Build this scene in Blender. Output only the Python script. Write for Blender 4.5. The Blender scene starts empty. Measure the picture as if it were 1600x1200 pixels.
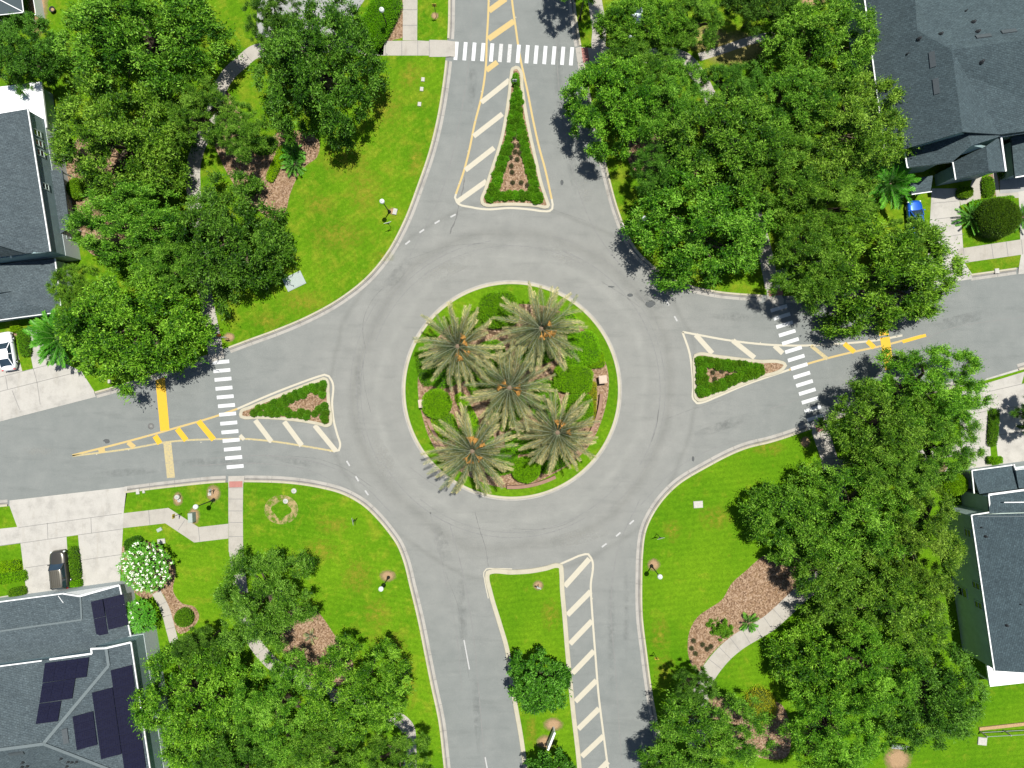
import bpy, bmesh, math, random
import numpy as np
from mathutils import Vector, Matrix, geometry
SC = bpy.context.scene
COL = SC.collection
H = 85.0            # camera height above the road, metres
PXM = 12.5          # photograph pixels per metre on the road
rnd = random.Random(7)
PI = math.pi

def W(px, py, z=0.0):
    """point of the place whose height is z and which the photograph shows at pixel (px, py)"""
    s = (H - z) / H / PXM
    return Vector(((px - 800) * s, (600 - py) * s, z))
def g2(px, py):
    return ((px - 800) / PXM, (600 - py) / PXM)

# ------------------------------------------------------------------ naming
def tag(o, label=None, cat=None, group=None, kind=None):
    if label: o['label'] = label
    if cat: o['category'] = cat
    if group: o['group'] = group
    if kind: o['kind'] = kind
    return o
def thing(name, label, cat, loc=(0, 0, 0), rz=0.0, group=None):
    o = bpy.data.objects.new(name, None)
    o.empty_display_size = .3
    COL.objects.link(o)
    o.location = loc; o.rotation_euler = (0, 0, rz)
    return tag(o, label, cat, group)
def copy_tree(o, parent=None):
    c = o.copy(); COL.objects.link(c)
    if parent: c.parent = parent
    for ch in list(o.children): copy_tree(ch, c)
    return c

# ------------------------------------------------------------------ mesh bag
class MB:
    def __init__(s): s.v = []; s.f = []; s.m = []; s.sm = []
    def add(s, vs, fs, mi=0, smooth=False):
        b = len(s.v)
        s.v += [tuple(p) for p in vs]
        for f in fs:
            s.f.append(tuple(b + i for i in f)); s.m.append(mi); s.sm.append(smooth)
        return s
    def box(s, c, d, rz=0.0, mi=0, taper=1.0):
        x, y, z = d[0] / 2, d[1] / 2, d[2] / 2
        ca, sa = math.cos(rz), math.sin(rz); vs = []
        for k in (-1, 1):
            t = taper if k > 0 else 1.0
            for sx, sy in ((-1, -1), (1, -1), (1, 1), (-1, 1)):
                a, b = sx * x * t, sy * y * t
                vs.append((c[0] + a * ca - b * sa, c[1] + a * sa + b * ca, c[2] + k * z))
        return s.add(vs, [(3, 2, 1, 0), (4, 5, 6, 7), (0, 1, 5, 4), (1, 2, 6, 5), (2, 3, 7, 6), (3, 0, 4, 7)], mi)
    def bar(s, a, b, w, h, mi=0, up=(0, 0, 1)):
        a, b = Vector(a), Vector(b); d = (b - a).normalized(); u = Vector(up)
        r = d.cross(u)
        if r.length < 1e-4: r = d.cross(Vector((1, 0, 0)))
        r.normalize(); u = r.cross(d).normalized(); vs = []
        for p in (a, b):
            for i, j in ((-1, -1), (1, -1), (1, 1), (-1, 1)): vs.append(p + r * (i * w / 2) + u * (j * h / 2))
        return s.add(vs, [(3, 2, 1, 0), (4, 5, 6, 7), (0, 1, 5, 4), (1, 2, 6, 5), (2, 3, 7, 6), (3, 0, 4, 7)], mi)
    def tube(s, pts, rads, n=8, mi=0, smooth=True):
        pts = [Vector(p) for p in pts]; vs = []; fs = []
        for i, p in enumerate(pts):
            d = (pts[min(i + 1, len(pts) - 1)] - pts[max(i - 1, 0)]).normalized()
            r = d.cross(Vector((0, 0, 1)))
            if r.length < 1e-3: r = Vector((1, 0, 0))
            r.normalize(); u = r.cross(d)
            for k in range(n):
                a = 2 * PI * k / n
                vs.append(p + (r * math.cos(a) + u * math.sin(a)) * rads[i])
        for i in range(len(pts) - 1):
            for k in range(n):
                fs.append((i * n + k, i * n + (k + 1) % n, (i + 1) * n + (k + 1) % n, (i + 1) * n + k))
        fs.append(tuple(reversed(range(n)))); fs.append(tuple((len(pts) - 1) * n + k for k in range(n)))
        return s.add(vs, fs, mi, smooth)
    def lathe(s, c, prof, n=16, mi=0, smooth=True):
        vs = []; fs = []
        for r, z in prof:
            for k in range(n):
                a = 2 * PI * k / n
                vs.append((c[0] + r * math.cos(a), c[1] + r * math.sin(a), c[2] + z))
        m = len(prof)
        for i in range(m - 1):
            for k in range(n):
                fs.append((i * n + k, i * n + (k + 1) % n, (i + 1) * n + (k + 1) % n, (i + 1) * n + k))
        fs.append(tuple(reversed(range(n)))); fs.append(tuple((m - 1) * n + k for k in range(n)))
        return s.add(vs, fs, mi, smooth)
    def poly(s, pts, mi=0):
        """flat or sloping polygon sheet (concave allowed), facing up"""
        pts = [Vector(p) for p in pts]
        tris = geometry.tessellate_polygon([[Vector((p.x, p.y, 0)) for p in pts]])
        fs = []
        for t in tris:
            a, b, c = (pts[i] for i in t)
            if (b.x - a.x) * (c.y - a.y) - (b.y - a.y) * (c.x - a.x) < 0: t = tuple(reversed(t))
            fs.append(tuple(t))
        return s.add(pts, fs, mi)
    def prism(s, pts, z0, z1, mi=0, mtop=None):
        """vertical-sided slab over a polygon, z1 may be a list (top heights)"""
        n = len(pts)
        area = sum(pts[i][0] * pts[(i + 1) % n][1] - pts[(i + 1) % n][0] * pts[i][1] for i in range(n))
        if area < 0: pts = list(reversed(pts)); z1 = list(reversed(z1)) if isinstance(z1, list) else z1
        zt = z1 if isinstance(z1, list) else [z1] * n
        vs = [(p[0], p[1], z0) for p in pts] + [(p[0], p[1], zt[i]) for i, p in enumerate(pts)]
        s.add(vs, [(i, (i + 1) % n, n + (i + 1) % n, n + i) for i in range(n)], mi)
        s.poly([(p[0], p[1], zt[i]) for i, p in enumerate(pts)], mi if mtop is None else mtop)
        return s
    def sweep(s, pts, nrm, prof, mi=0, closed=False):
        """ribbon: prof = list of (offset along normal, z)"""
        m = len(prof); vs = []; fs = []; n = len(pts)
        for p, q in zip(pts, nrm):
            for d, z in prof: vs.append((p[0] + q[0] * d, p[1] + q[1] * d, z))
        for i in range(n if closed else n - 1):
            j = (i + 1) % n
            for k in range(m - 1): fs.append((i * m + k, i * m + k + 1, j * m + k + 1, j * m + k))
        b = len(s.v); s.add(vs, fs, mi)
        # make it face up
        for t in range(len(s.f) - len(fs), len(s.f)):
            f = s.f[t]; a, bb, c = (Vector(s.v[i]) for i in f[:3])
            nn = (bb - a).cross(c - a)
            if nn.z < -1e-9: s.f[t] = tuple(reversed(f))
        return s
    def build(s, name, mats, parent=None, origin=None):
        me = bpy.data.meshes.new(name)
        o3 = Vector(origin) if origin is not None else Vector((0, 0, 0))
        if origin is None and parent is not None and parent.rotation_euler.z == 0:
            o3 = Vector((0, 0, 0))
        me.from_pydata([Vector(p) - o3 for p in s.v], [], s.f)
        if not isinstance(mats, (list, tuple)): mats = [mats]
        for m in mats: me.materials.append(m)
        me.polygons.foreach_set('material_index', s.m)
        me.polygons.foreach_set('use_smooth', s.sm)
        me.update()
        o = bpy.data.objects.new(name, me); COL.objects.link(o)
        if parent is not None: o.parent = parent
        return o

def structure(name, mb, mats): return tag(mb.build(name, mats), kind='structure')

# ------------------------------------------------------------------ materials
def newmat(name):
    m = bpy.data.materials.new(name); m.use_nodes = True
    nt = m.node_tree; nt.nodes.clear()
    out = nt.nodes.new('ShaderNodeOutputMaterial')
    return m, nt, out
def N(nt, t, **kw):
    n = nt.nodes.new(t)
    for k, v in kw.items():
        if k in n.inputs: n.inputs[k].default_value = v
        else: setattr(n, k, v)
    return n
def L(nt, a, b): nt.links.new(a, b)
def noise(nt, vec, scale, detail=3.0, rough=.55, dist=0.0):
    n = N(nt, 'ShaderNodeTexNoise'); n.inputs['Scale'].default_value = scale
    n.inputs['Detail'].default_value = detail; n.inputs['Roughness'].default_value = rough
    n.inputs['Distortion'].default_value = dist
    L(nt, vec, n.inputs['Vector']); return n.outputs[0]
def ramp(nt, fac, stops):
    r = N(nt, 'ShaderNodeValToRGB'); e = r.color_ramp.elements
    while len(e) > len(stops): e.remove(e[-1])
    while len(e) < len(stops): e.new(.5)
    for el, (p, c) in zip(e, stops):
        el.position = p; el.color = (*c, 1) if len(c) == 3 else c
    L(nt, fac, r.inputs[0]); return r.outputs[0]
def mix(nt, fac, a, b, mode='MIX'):
    n = N(nt, 'ShaderNodeMix', data_type='RGBA', blend_type=mode)
    for s, v in ((0, fac), (6, a), (7, b)):
        if hasattr(v, 'is_output'): L(nt, v, n.inputs[s])
        elif s == 0: n.inputs[0].default_value = v
        else: n.inputs[s].default_value = (*v, 1)
    return n.outputs[2]
def maprange(nt, v, a, b, c=0.0, d=1.0):
    n = N(nt, 'ShaderNodeMapRange'); L(nt, v, n.inputs[0])
    for i, x in enumerate((a, b, c, d)): n.inputs[i + 1].default_value = x
    return n.outputs[0]
def coords(nt, kind='Object'):
    return N(nt, 'ShaderNodeTexCoord').outputs[kind]
def mapping(nt, vec, rz=0.0, sc=(1, 1, 1)):
    m = N(nt, 'ShaderNodeMapping'); L(nt, vec, m.inputs['Vector'])
    m.inputs['Rotation'].default_value = (0, 0, rz); m.inputs['Scale'].default_value = sc
    return m.outputs[0]
def finish(nt, out, col, rough=.8, bump=None, bstr=.3, bdist=.02, spec=.3, metal=0.0, coat=0.0):
    p = N(nt, 'ShaderNodeBsdfPrincipled')
    if hasattr(col, 'is_output'): L(nt, col, p.inputs['Base Color'])
    else: p.inputs['Base Color'].default_value = (*col, 1)
    p.inputs['Roughness'].default_value = rough
    p.inputs['Specular IOR Level'].default_value = spec
    p.inputs['Metallic'].default_value = metal
    p.inputs['Coat Weight'].default_value = coat
    p.inputs['Coat Roughness'].default_value = .08
    if bump is not None:
        b = N(nt, 'ShaderNodeBump'); b.inputs['Strength'].default_value = bstr
        b.inputs['Distance'].default_value = bdist
        L(nt, bump, b.inputs['Height']); L(nt, b.outputs[0], p.inputs['Normal'])
    L(nt, p.outputs[0], out.inputs[0]); return p
def plain(name, c, rough=.6, var=.12, scale=6.0, spec=.3, metal=0.0, coat=0.0, bump=0.0):
    m, nt, out = newmat(name); co = coords(nt)
    n = noise(nt, co, scale, 4)
    dk = tuple(x * (1 - var) for x in c); lt = tuple(min(1, x * (1 + var)) for x in c)
    col = ramp(nt, n, [(.25, dk), (.75, lt)])
    finish(nt, out, col, rough, n if bump else None, bump, .02, spec, metal, coat)
    return m
def cmul(c, k): return tuple(min(1, x * k) for x in c)

def asphalt_mat():
    m, nt, out = newmat('asphalt'); co = coords(nt)
    big = noise(nt, co, .05, 3); mid = noise(nt, co, .45, 4, .6); fine = noise(nt, co, 9.0, 3, .7); grit = noise(nt, co, 38.0, 2, .6)
    sep = N(nt, 'ShaderNodeSeparateXYZ'); L(nt, co, sep.inputs[0])
    # distance from the middle of the circle: newer, warmer surfacing near it
    vm = N(nt, 'ShaderNodeVectorMath', operation='DISTANCE'); L(nt, co, vm.inputs[0]); vm.inputs[1].default_value = (0, -.8, 0)
    d = vm.outputs['Value']
    near = maprange(nt, d, 20, 36, 1, 0)
    cool = ramp(nt, mid, [(.3, (.136, .147, .140)), (.7, (.161, .171, .162))])
    warm = ramp(nt, mid, [(.3, (.164, .167, .155)), (.7, (.192, .194, .179))])
    c = mix(nt, near, cool, warm)
    # wear bands worn by the wheels going round
    wob = N(nt, 'ShaderNodeMath', operation='MULTIPLY_ADD'); L(nt, big, wob.inputs[0]); wob.inputs[1].default_value = 5.0; L(nt, d, wob.inputs[2])
    for r0, wd, amt in ((22.2, 1.0, .85), (25.6, .5, .86), (19.2, .8, 1.10)):
        a = N(nt, 'ShaderNodeMath', operation='SUBTRACT'); L(nt, wob.outputs[0], a.inputs[0]); a.inputs[1].default_value = r0
        b = N(nt, 'ShaderNodeMath', operation='ABSOLUTE'); L(nt, a.outputs[0], b.inputs[0])
        f = maprange(nt, b.outputs[0], 0, wd, .85, 0)
        c = mix(nt, f, c, (amt, amt, amt * .995), 'MULTIPLY')
    st = noise(nt, mapping(nt, co, .35, (.12, .9, 1)), 1.2, 5, .65)
    c = mix(nt, maprange(nt, st, .52, .72, 0, .4), c, (.72, .73, .73), 'MULTIPLY')
    c = mix(nt, maprange(nt, noise(nt, co, .9, 5, .7), .62, .8, 0, .3), c, (.215, .21, .20))
    c = mix(nt, .75, c, ramp(nt, fine, [(.3, (.86, .86, .87)), (.7, (1.12, 1.12, 1.11))]), 'MULTIPLY')
    c = mix(nt, .8, c, ramp(nt, grit, [(.35, (.76, .76, .77)), (.65, (1.22, 1.22, 1.2))]), 'MULTIPLY')
    finish(nt, out, c, .9, grit, .25, .01, .2)
    return m
def concrete_mat(name, c, dirt=.16, warm=(1, .95, .87)):
    m, nt, out = newmat(name); co = coords(nt)
    a = noise(nt, co, .7, 5, .65); b = noise(nt, co, 12, 3, .6); g = noise(nt, co, 45, 2)
    col = ramp(nt, a, [(.28, cmul(c, 1 - dirt * 1.3)), (.5, c), (.75, cmul(c, 1 + dirt * .5))])
    st = noise(nt, mapping(nt, co, .2, (1, .25, 1)), 1.3, 5, .7)
    col = mix(nt, maprange(nt, st, .55, .78, 0, .5), col, tuple(c[i] * .72 * warm[i] for i in range(3)))
    col = mix(nt, .6, col, ramp(nt, b, [(.3, (.88, .88, .87)), (.7, (1.08, 1.08, 1.08))]), 'MULTIPLY')
    col = mix(nt, .6, col, ramp(nt, g, [(.3, (.88, .88, .88)), (.7, (1.1, 1.1, 1.1))]), 'MULTIPLY')
    finish(nt, out, col, .9, g, .2, .008, .2)
    return m
def grass_mat(name, yellow=.4, seed=0.0, bright=1.0):
    m, nt, out = newmat(name)
    mp = N(nt, 'ShaderNodeMapping'); L(nt, coords(nt), mp.inputs['Vector']); mp.inputs['Location'].default_value = (seed, seed * 1.7, 0)
    co = mp.outputs[0]
    big = noise(nt, co, .09, 4, .6); med = noise(nt, co, .55, 5, .65, .4); sm = noise(nt, co, 3.2, 4, .7); fine = noise(nt, co, 16, 3, .7); bl = noise(nt, co, 60, 2, .6)
    g1 = cmul((.054, .145, .003), bright); g2_ = cmul((.090, .186, .005), bright); y = cmul((.152, .195, .012), bright); dry = cmul((.23, .215, .04), bright)
    c = mix(nt, maprange(nt, big, .35, .65), g1, g2_)
    c = mix(nt, maprange(nt, med, .60 - .22 * yellow, .82 - .22 * yellow, 0, .85), c, y)
    c = mix(nt, maprange(nt, sm, .62 - .06 * yellow, .85, 0, .55 * yellow + .1), c, dry)
    c = mix(nt, .9, c, ramp(nt, sm, [(.25, (.68, .72, .7)), (.75, (1.3, 1.26, 1.2))]), 'MULTIPLY')
    c = mix(nt, .9, c, ramp(nt, fine, [(.3, (.46, .52, .5)), (.7, (1.52, 1.44, 1.5))]), 'MULTIPLY')
    c = mix(nt, .9, c, ramp(nt, bl, [(.3, (.74, .76, .8)), (.7, (1.24, 1.22, 1.2))]), 'MULTIPLY')
    wv = N(nt, 'ShaderNodeTexWave'); wv.inputs['Scale'].default_value = .42; wv.inputs['Distortion'].default_value = 1.6; wv.inputs['Detail'].default_value = 3; L(nt, mapping(nt, co, .9 + seed * .01), wv.inputs['Vector'])
    c = mix(nt, .36, c, ramp(nt, wv.outputs[0], [(.2, (.86, .88, .86)), (.8, (1.12, 1.10, 1.1))]), 'MULTIPLY')
    add = N(nt, 'ShaderNodeMath', operation='MULTIPLY_ADD'); L(nt, fine, add.inputs[0]); add.inputs[1].default_value = 1.4; L(nt, bl, add.inputs[2])
    finish(nt, out, c, .9, add.outputs[0], .6, .05, .05)
    return m
def mulch_mat():
    m, nt, out = newmat('mulch'); co = coords(nt)
    v = N(nt, 'ShaderNodeTexVoronoi'); v.inputs['Scale'].default_value = 7.0; L(nt, co, v.inputs['Vector'])
    n = noise(nt, co, 1.1, 5, .7); f = noise(nt, co, 22, 3, .7)
    c = ramp(nt, v.outputs['Color'], [(.15, (.105, .064, .038)), (.5, (.205, .132, .080)), (.85, (.31, .225, .155))])
    c = mix(nt, maprange(nt, n, .5, .75, 0, .45), c, (.215, .142, .068))
    c = mix(nt, .9, c, ramp(nt, f, [(.3, (.66, .66, .66)), (.7, (1.25, 1.22, 1.2))]), 'MULTIPLY')
    finish(nt, out, c, .95, f, .8, .05, .1)
    return m
def shingle_mat(name, c, rz, sc=1.0):
    m, nt, out = newmat(name); co = coords(nt)
    b = N(nt, 'ShaderNodeTexBrick'); L(nt, mapping(nt, co, rz, (sc, sc, sc)), b.inputs['Vector'])
    b.inputs['Color1'].default_value = (*cmul(c, .72), 1); b.inputs['Color2'].default_value = (*cmul(c, 1.3), 1); b.inputs['Mortar'].default_value = (*cmul(c, .38), 1)
    b.inputs['Scale'].default_value = 1.0; b.inputs['Brick Width'].default_value = .34; b.inputs['Row Height'].default_value = .19
    b.inputs['Mortar Size'].default_value = .022; b.inputs['Bias'].default_value = -.1
    n = noise(nt, co, .5, 5, .65); f = noise(nt, co, 5.0, 4, .75, .8); g = noise(nt, co, 30, 2)
    w_ = noise(nt, mapping(nt, co, rz, (1.0, 2.6, 1)), 2.2, 4, .7, 2.2)
    col = mix(nt, .45, b.outputs[0], c)
    col = mix(nt, .9, col, ramp(nt, w_, [(.3, (.52, .57, .6)), (.7, (1.58, 1.5, 1.46))]), 'MULTIPLY')
    col = mix(nt, .8, col, ramp(nt, n, [(.3, (.84, .85, .86)), (.7, (1.12, 1.12, 1.1))]), 'MULTIPLY')
    col = mix(nt, .8, col, ramp(nt, f, [(.3, (.72, .73, .75)), (.7, (1.3, 1.29, 1.26))]), 'MULTIPLY')
    col = mix(nt, .6, col, ramp(nt, g, [(.3, (.75, .75, .75)), (.7, (1.25, 1.25, 1.25))]), 'MULTIPLY')
    finish(nt, out, col, .85, b.outputs[1], .35, .012, .25)
    return m
def siding_mat(name, c):
    m, nt, out = newmat(name); co = coords(nt)
    w = N(nt, 'ShaderNodeTexWave', bands_direction='Z'); w.inputs['Scale'].default_value = 2.6; L(nt, co, w.inputs['Vector'])
    n = noise(nt, co, 1.5, 4)
    col = mix(nt, .5, ramp(nt, n, [(.3, cmul(c, .9)), (.7, cmul(c, 1.08))]), ramp(nt, w.outputs[0], [(0, (.75, .75, .75)), (.25, (1, 1, 1))]), 'MULTIPLY')
    finish(nt, out, col, .6, w.outputs[0], .3, .02, .3)
    return m
def paint_mat(name, c, wear, under=(.17, .172, .165)):
    m, nt, out = newmat(name); co = coords(nt)
    n = noise(nt, co, 2.6, 6, .75); f = noise(nt, co, 26, 3, .7)
    col = mix(nt, maprange(nt, n, .35, .7, 0, .3), c, cmul(c, .78))
    col = mix(nt, maprange(nt, noise(nt, co, 5.5, 6, .8), .66 - wear * .3, .74 - wear * .1, 0, .85), col, under)
    col = mix(nt, .5, col, ramp(nt, f, [(.3, (.85, .85, .85)), (.7, (1.1, 1.1, 1.1))]), 'MULTIPLY')
    finish(nt, out, col, .7, f, .1, .004, .3)
    return m
def leaf_mat(name, c1, c2, c3, trans=.3, gloss=.12, rough=.45):
    """c1..c3: leaf colours from old/dark to young/light, picked per leaf by the attribute 'v'"""
    m, nt, out = newmat(name)
    at = N(nt, 'ShaderNodeAttribute', attribute_name='v')
    c = ramp(nt, at.outputs['Fac'], [(0.0, c1), (.5, c2), (1.0, c3)])
    oi = N(nt, 'ShaderNodeObjectInfo')
    c = mix(nt, 1.0, c, oi.outputs['Color'], 'MULTIPLY')
    hs = N(nt, 'ShaderNodeHueSaturation'); L(nt, c, hs.inputs['Color'])
    L(nt, maprange(nt, oi.outputs['Random'], 0, 1, .492, .505), hs.inputs['Hue']); L(nt, maprange(nt, oi.outputs['Random'], 0, 1, .9, 1.12), hs.inputs['Value'])
    c = hs.outputs[0]
    d = N(nt, 'ShaderNodeBsdfDiffuse'); L(nt, c, d.inputs[0])
    t = N(nt, 'ShaderNodeBsdfTranslucent')
    L(nt, mix(nt, 1.0, c, (1.25, 1.3, .6), 'MULTIPLY'), t.inputs[0])
    mx = N(nt, 'ShaderNodeMixShader'); mx.inputs[0].default_value = trans
    L(nt, d.outputs[0], mx.inputs[1]); L(nt, t.outputs[0], mx.inputs[2])
    g = N(nt, 'ShaderNodeBsdfGlossy'); g.inputs['Roughness'].default_value = rough
    fr = N(nt, 'ShaderNodeFresnel'); fr.inputs['IOR'].default_value = 1.45
    ml = N(nt, 'ShaderNodeMath', operation='MULTIPLY'); L(nt, fr.outputs[0], ml.inputs[0]); ml.inputs[1].default_value = gloss * 8
    m2 = N(nt, 'ShaderNodeMixShader'); L(nt, ml.outputs[0], m2.inputs[0])
    L(nt, mx.outputs[0], m2.inputs[1]); L(nt, g.outputs[0], m2.inputs[2]); L(nt, m2.outputs[0], out.inputs[0])
    return m

M = {}
M['asphalt'] = asphalt_mat()
M['drive_asphalt'] = concrete_mat('worn_asphalt', (.24, .245, .235), .1)
M['kerb'] = concrete_mat('kerb_concrete', (.335, .31, .235), .10)
M['gutter'] = concrete_mat('gutter_concrete', (.275, .262, .235), .2)
M['gutter_line'] = concrete_mat('gutter_silt', (.15, .145, .135), .2)
M['walk'] = concrete_mat('walk_concrete', (.295, .277, .243), .12)
M['drive'] = concrete_mat('drive_concrete', (.325, .312, .283), .16)
M['joint'] = plain('joint', (.17, .165, .155), .9)
M['paver'] = concrete_mat('red_paver', (.30, .135, .115), .15)
M['mulch'] = mulch_mat()
M['grass_nw'] = grass_mat('lawn_grass_warm', .62, 3.0, 1.0)
M['grass_ne'] = grass_mat('lawn_grass_dry', .7, 31.0, .95)
M['grass_se'] = grass_mat('lawn_grass_lush', .12, 57.0, 1.03)
M['grass_sw'] = grass_mat('lawn_grass_patchy', .42, 84.0, 1.06)
M['grass_c'] = grass_mat('circle_grass', .25, 120.0, 1.0)
M['white_paint'] = paint_mat('white_road_paint', (.46, .47, .47), .30)
M['old_white'] = paint_mat('old_white_road_paint', (.40, .40, .385), .55)
M['faded_white'] = paint_mat('faded_white_road_paint', (.33, .33, .32), .45)
M['tyre_line'] = plain('tyre_line', (.150, .151, .144), .9, .12, 3)
M['cream_paint'] = paint_mat('cream_road_paint', (.37, .343, .268), .18)
M['pale_yellow'] = paint_mat('pale_yellow_road_paint', (.38, .285, .115), .25)
M['yellow_paint'] = paint_mat('yellow_road_paint', (.50, .30, .018), .2)
M['old_yellow'] = paint_mat('old_yellow_road_paint', (.38, .31, .14), .75)
M['crack'] = plain('crack_filler', (.11, .11, .105), .9, .25)

def patchy(name, c, mn=.20, mx=.50, amax=1.0, nk=1.0, speck=None):
    """ground cover that thins out raggedly towards its rim"""
    m, nt, out = newmat(name); co = coords(nt); n = noise(nt, co, 9, 4, .7); n2 = noise(nt, co, 3.0 / nk ** 2, 5, .8)
    col = ramp(nt, n, [(.25, cmul(c, .65)), (.75, cmul(c, 1.3))])
    vm = N(nt, 'ShaderNodeVectorMath', operation='DISTANCE'); L(nt, coords(nt, 'Generated'), vm.inputs[0]); vm.inputs[1].default_value = (.5, .5, .5)
    sb = N(nt, 'ShaderNodeMath', operation='MULTIPLY_ADD'); L(nt, n2, sb.inputs[0]); sb.inputs[1].default_value = .34 * nk; L(nt, vm.outputs['Value'], sb.inputs[2])
    al = maprange(nt, sb.outputs[0], mn + .17 * nk, mx + .12 * nk, amax, 0)
    if speck:
        mu = N(nt, 'ShaderNodeMath', operation='MULTIPLY'); L(nt, al, mu.inputs[0]); L(nt, maprange(nt, noise(nt, co, speck, 5, .75), .40, .62), mu.inputs[1]); al = mu.outputs[0]
    p = finish(nt, out, col, .95, n, .4, .02, .1); L(nt, al, p.inputs['Alpha']); return m
M['soil'] = plain('garden_soil', (.30, .20, .105), .95, .3, 9, .1, bump=.4)
M['bare'] = patchy('bare_soil', (.27, .18, .10))
M['dry_grass'] = patchy('dry_grass', (.25, .215, .07))
M['pale_turf'] = patchy('worn_turf', (.21, .215, .018), .05, .5, .8, 1.6, 1.6)
M['stain'] = patchy('tyre_wear', (.105, .11, .108), .05, .5, .24, .8, 1.1)
M['pale_wear'] = patchy('pale_wear', (.28, .28, .255), .05, .5, .4, .8, 1.0)
M['black_metal'] = plain('black_metal', (.012, .014, .014), .4, .2)
M['oil'] = patchy('asphalt_patch', (.075, .08, .08), .3, .5)
M['galv'] = plain('galvanised_steel', (.32, .33, .33), .45, .1, 8, .5, .6)
M['globe'] = plain('white_globe', (.66, .70, .66), .25, .04, 2, .5)
M['white'] = plain('white_trim', (.62, .63, .62), .5, .06)
M['white_roof'] = plain('white_membrane', (.70, .71, .71), .5, .05, 2)
M['pale_wall'] = plain('pale_stucco', (.42, .47, .47), .85, .06, 4)
M['siding'] = siding_mat('blue_grey_siding', (.20, .28, .285))
M['siding_green'] = siding_mat('green_grey_siding', (.36, .45, .42))
M['window_glass'] = plain('window_glass', (.018, .024, .028), .08, .2, 1, .7)
M['vent'] = plain('roof_vent', (.018, .02, .022), .6, .2)
M['vent_grey'] = plain('roof_vent_grey', (.05, .06, .065), .6, .15)
M['solar'] = None
M['brick'] = concrete_mat('brown_brick', (.22, .135, .095), .2)
M['brick_pale'] = concrete_mat('pale_brick_cap', (.40, .32, .25), .12)
M['bark'] = plain('bark', (.11, .085, .062), .95, .3, 7, .1, bump=.6)
M['util_white'] = plain('utility_white', (.33, .32, .285), .7, .2)
M['util_green'] = plain('utility_green', (.24, .30, .26), .6, .1)
M['pad'] = plain('pad_pale', (.25, .29, .265), .7, .08)
M['red'] = plain('sign_red', (.45, .02, .02), .5)
M['tyre'] = plain('tyre', (.015, .015, .016), .8)
M['rim'] = plain('rim', (.35, .36, .37), .3, .1, 6, .5, .8)
M['car_glass'] = plain('car_glass', (.02, .035, .05), .05, .2, 1, .8)
M['orange'] = plain('safety_orange', (.55, .16, .03), .6)

def solar_mat():
    m, nt, out = newmat('solar_cells'); co = coords(nt)
    b = N(nt, 'ShaderNodeTexBrick'); L(nt, co, b.inputs['Vector'])
    b.offset = 0.0
    b.inputs['Color1'].default_value = (.007, .0075, .02, 1); b.inputs['Color2'].default_value = (.009, .01, .026, 1); b.inputs['Mortar'].default_value = (.022, .022, .03, 1)
    b.inputs['Scale'].default_value = 1; b.inputs['Brick Width'].default_value = .17; b.inputs['Row Height'].default_value = .17; b.inputs['Mortar Size'].default_value = .006
    finish(nt, out, b.outputs[0], .6, None, spec=.04)
    return m
M['solar'] = solar_mat()
M['frame'] = plain('panel_frame', (.022, .022, .028), .5, .1, 6, .4)
# foliage families
M['oak'] = leaf_mat('oak_leaves', (.011, .056, .002), (.062, .172, .004), (.20, .385, .038), .16, .04, .5)
M['hedge'] = leaf_mat('hedge_leaves', (.075, .21, .003), (.14, .33, .005), (.24, .43, .012), .3, .02)
M['shrub'] = leaf_mat('shrub_leaves', (.045, .135, .004), (.085, .22, .007), (.16, .29, .015), .3, .03)
M['palm'] = leaf_mat('date_palm_leaves', (.075, .12, .05), (.225, .22, .085), (.52, .45, .21), .15, .04)
M['fan'] = leaf_mat('green_palm_leaves', (.04, .19, .012), (.085, .30, .018), (.16, .42, .04), .3, .06)
M['flower'] = plain('white_blossom', (.72, .72, .62), .7, .1)
M['fruit'] = plain('orange_dates', (.40, .205, .045), .6, .35, 14)
M['core'] = plain('foliage_core', (.012, .026, .006), .95, .3)
M['yellow_leaf'] = leaf_mat('yellow_leaves', (.20, .25, .01), (.34, .37, .015), (.48, .47, .03), .3, .03)
# ================================================================== ground, roads, kerbs
def crom(pts, step=.45, closed=False):
    """Catmull-Rom through points (metres), resampled"""
    P = [Vector((p[0], p[1])) for p in pts]; n = len(P); out = []
    segs = range(n if closed else n - 1)
    for i in segs:
        if closed: a, b, c, d = P[(i - 1) % n], P[i], P[(i + 1) % n], P[(i + 2) % n]
        else: a, b, c, d = P[max(i - 1, 0)], P[i], P[i + 1], P[min(i + 2, n - 1)]
        ln = (c - b).length
        k = max(1, min(60, int(ln / step)))
        # centripetal-ish: scale tangents by neighbouring lengths
        l0 = max((b - a).length, 1e-6); l2 = max((d - c).length, 1e-6); l1 = max(ln, 1e-6)
        m1 = ((b - a) / l0 * (l1 / (l0 + l1)) + (c - b) / l1 * (l0 / (l0 + l1))) * l1 if (b - a).length > 1e-6 else (c - b)
        m2 = ((c - b) / l1 * (l2 / (l1 + l2)) + (d - c) / l2 * (l1 / (l1 + l2))) * l1 if (d - c).length > 1e-6 else (c - b)
        for j in range(k):
            t = j / k; t2, t3 = t * t, t * t * t
            out.append(b * (2 * t3 - 3 * t2 + 1) + m1 * (t3 - 2 * t2 + t) + c * (-2 * t3 + 3 * t2) + m2 * (t3 - t2))
    if not closed: out.append(P[-1])
    return out
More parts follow.
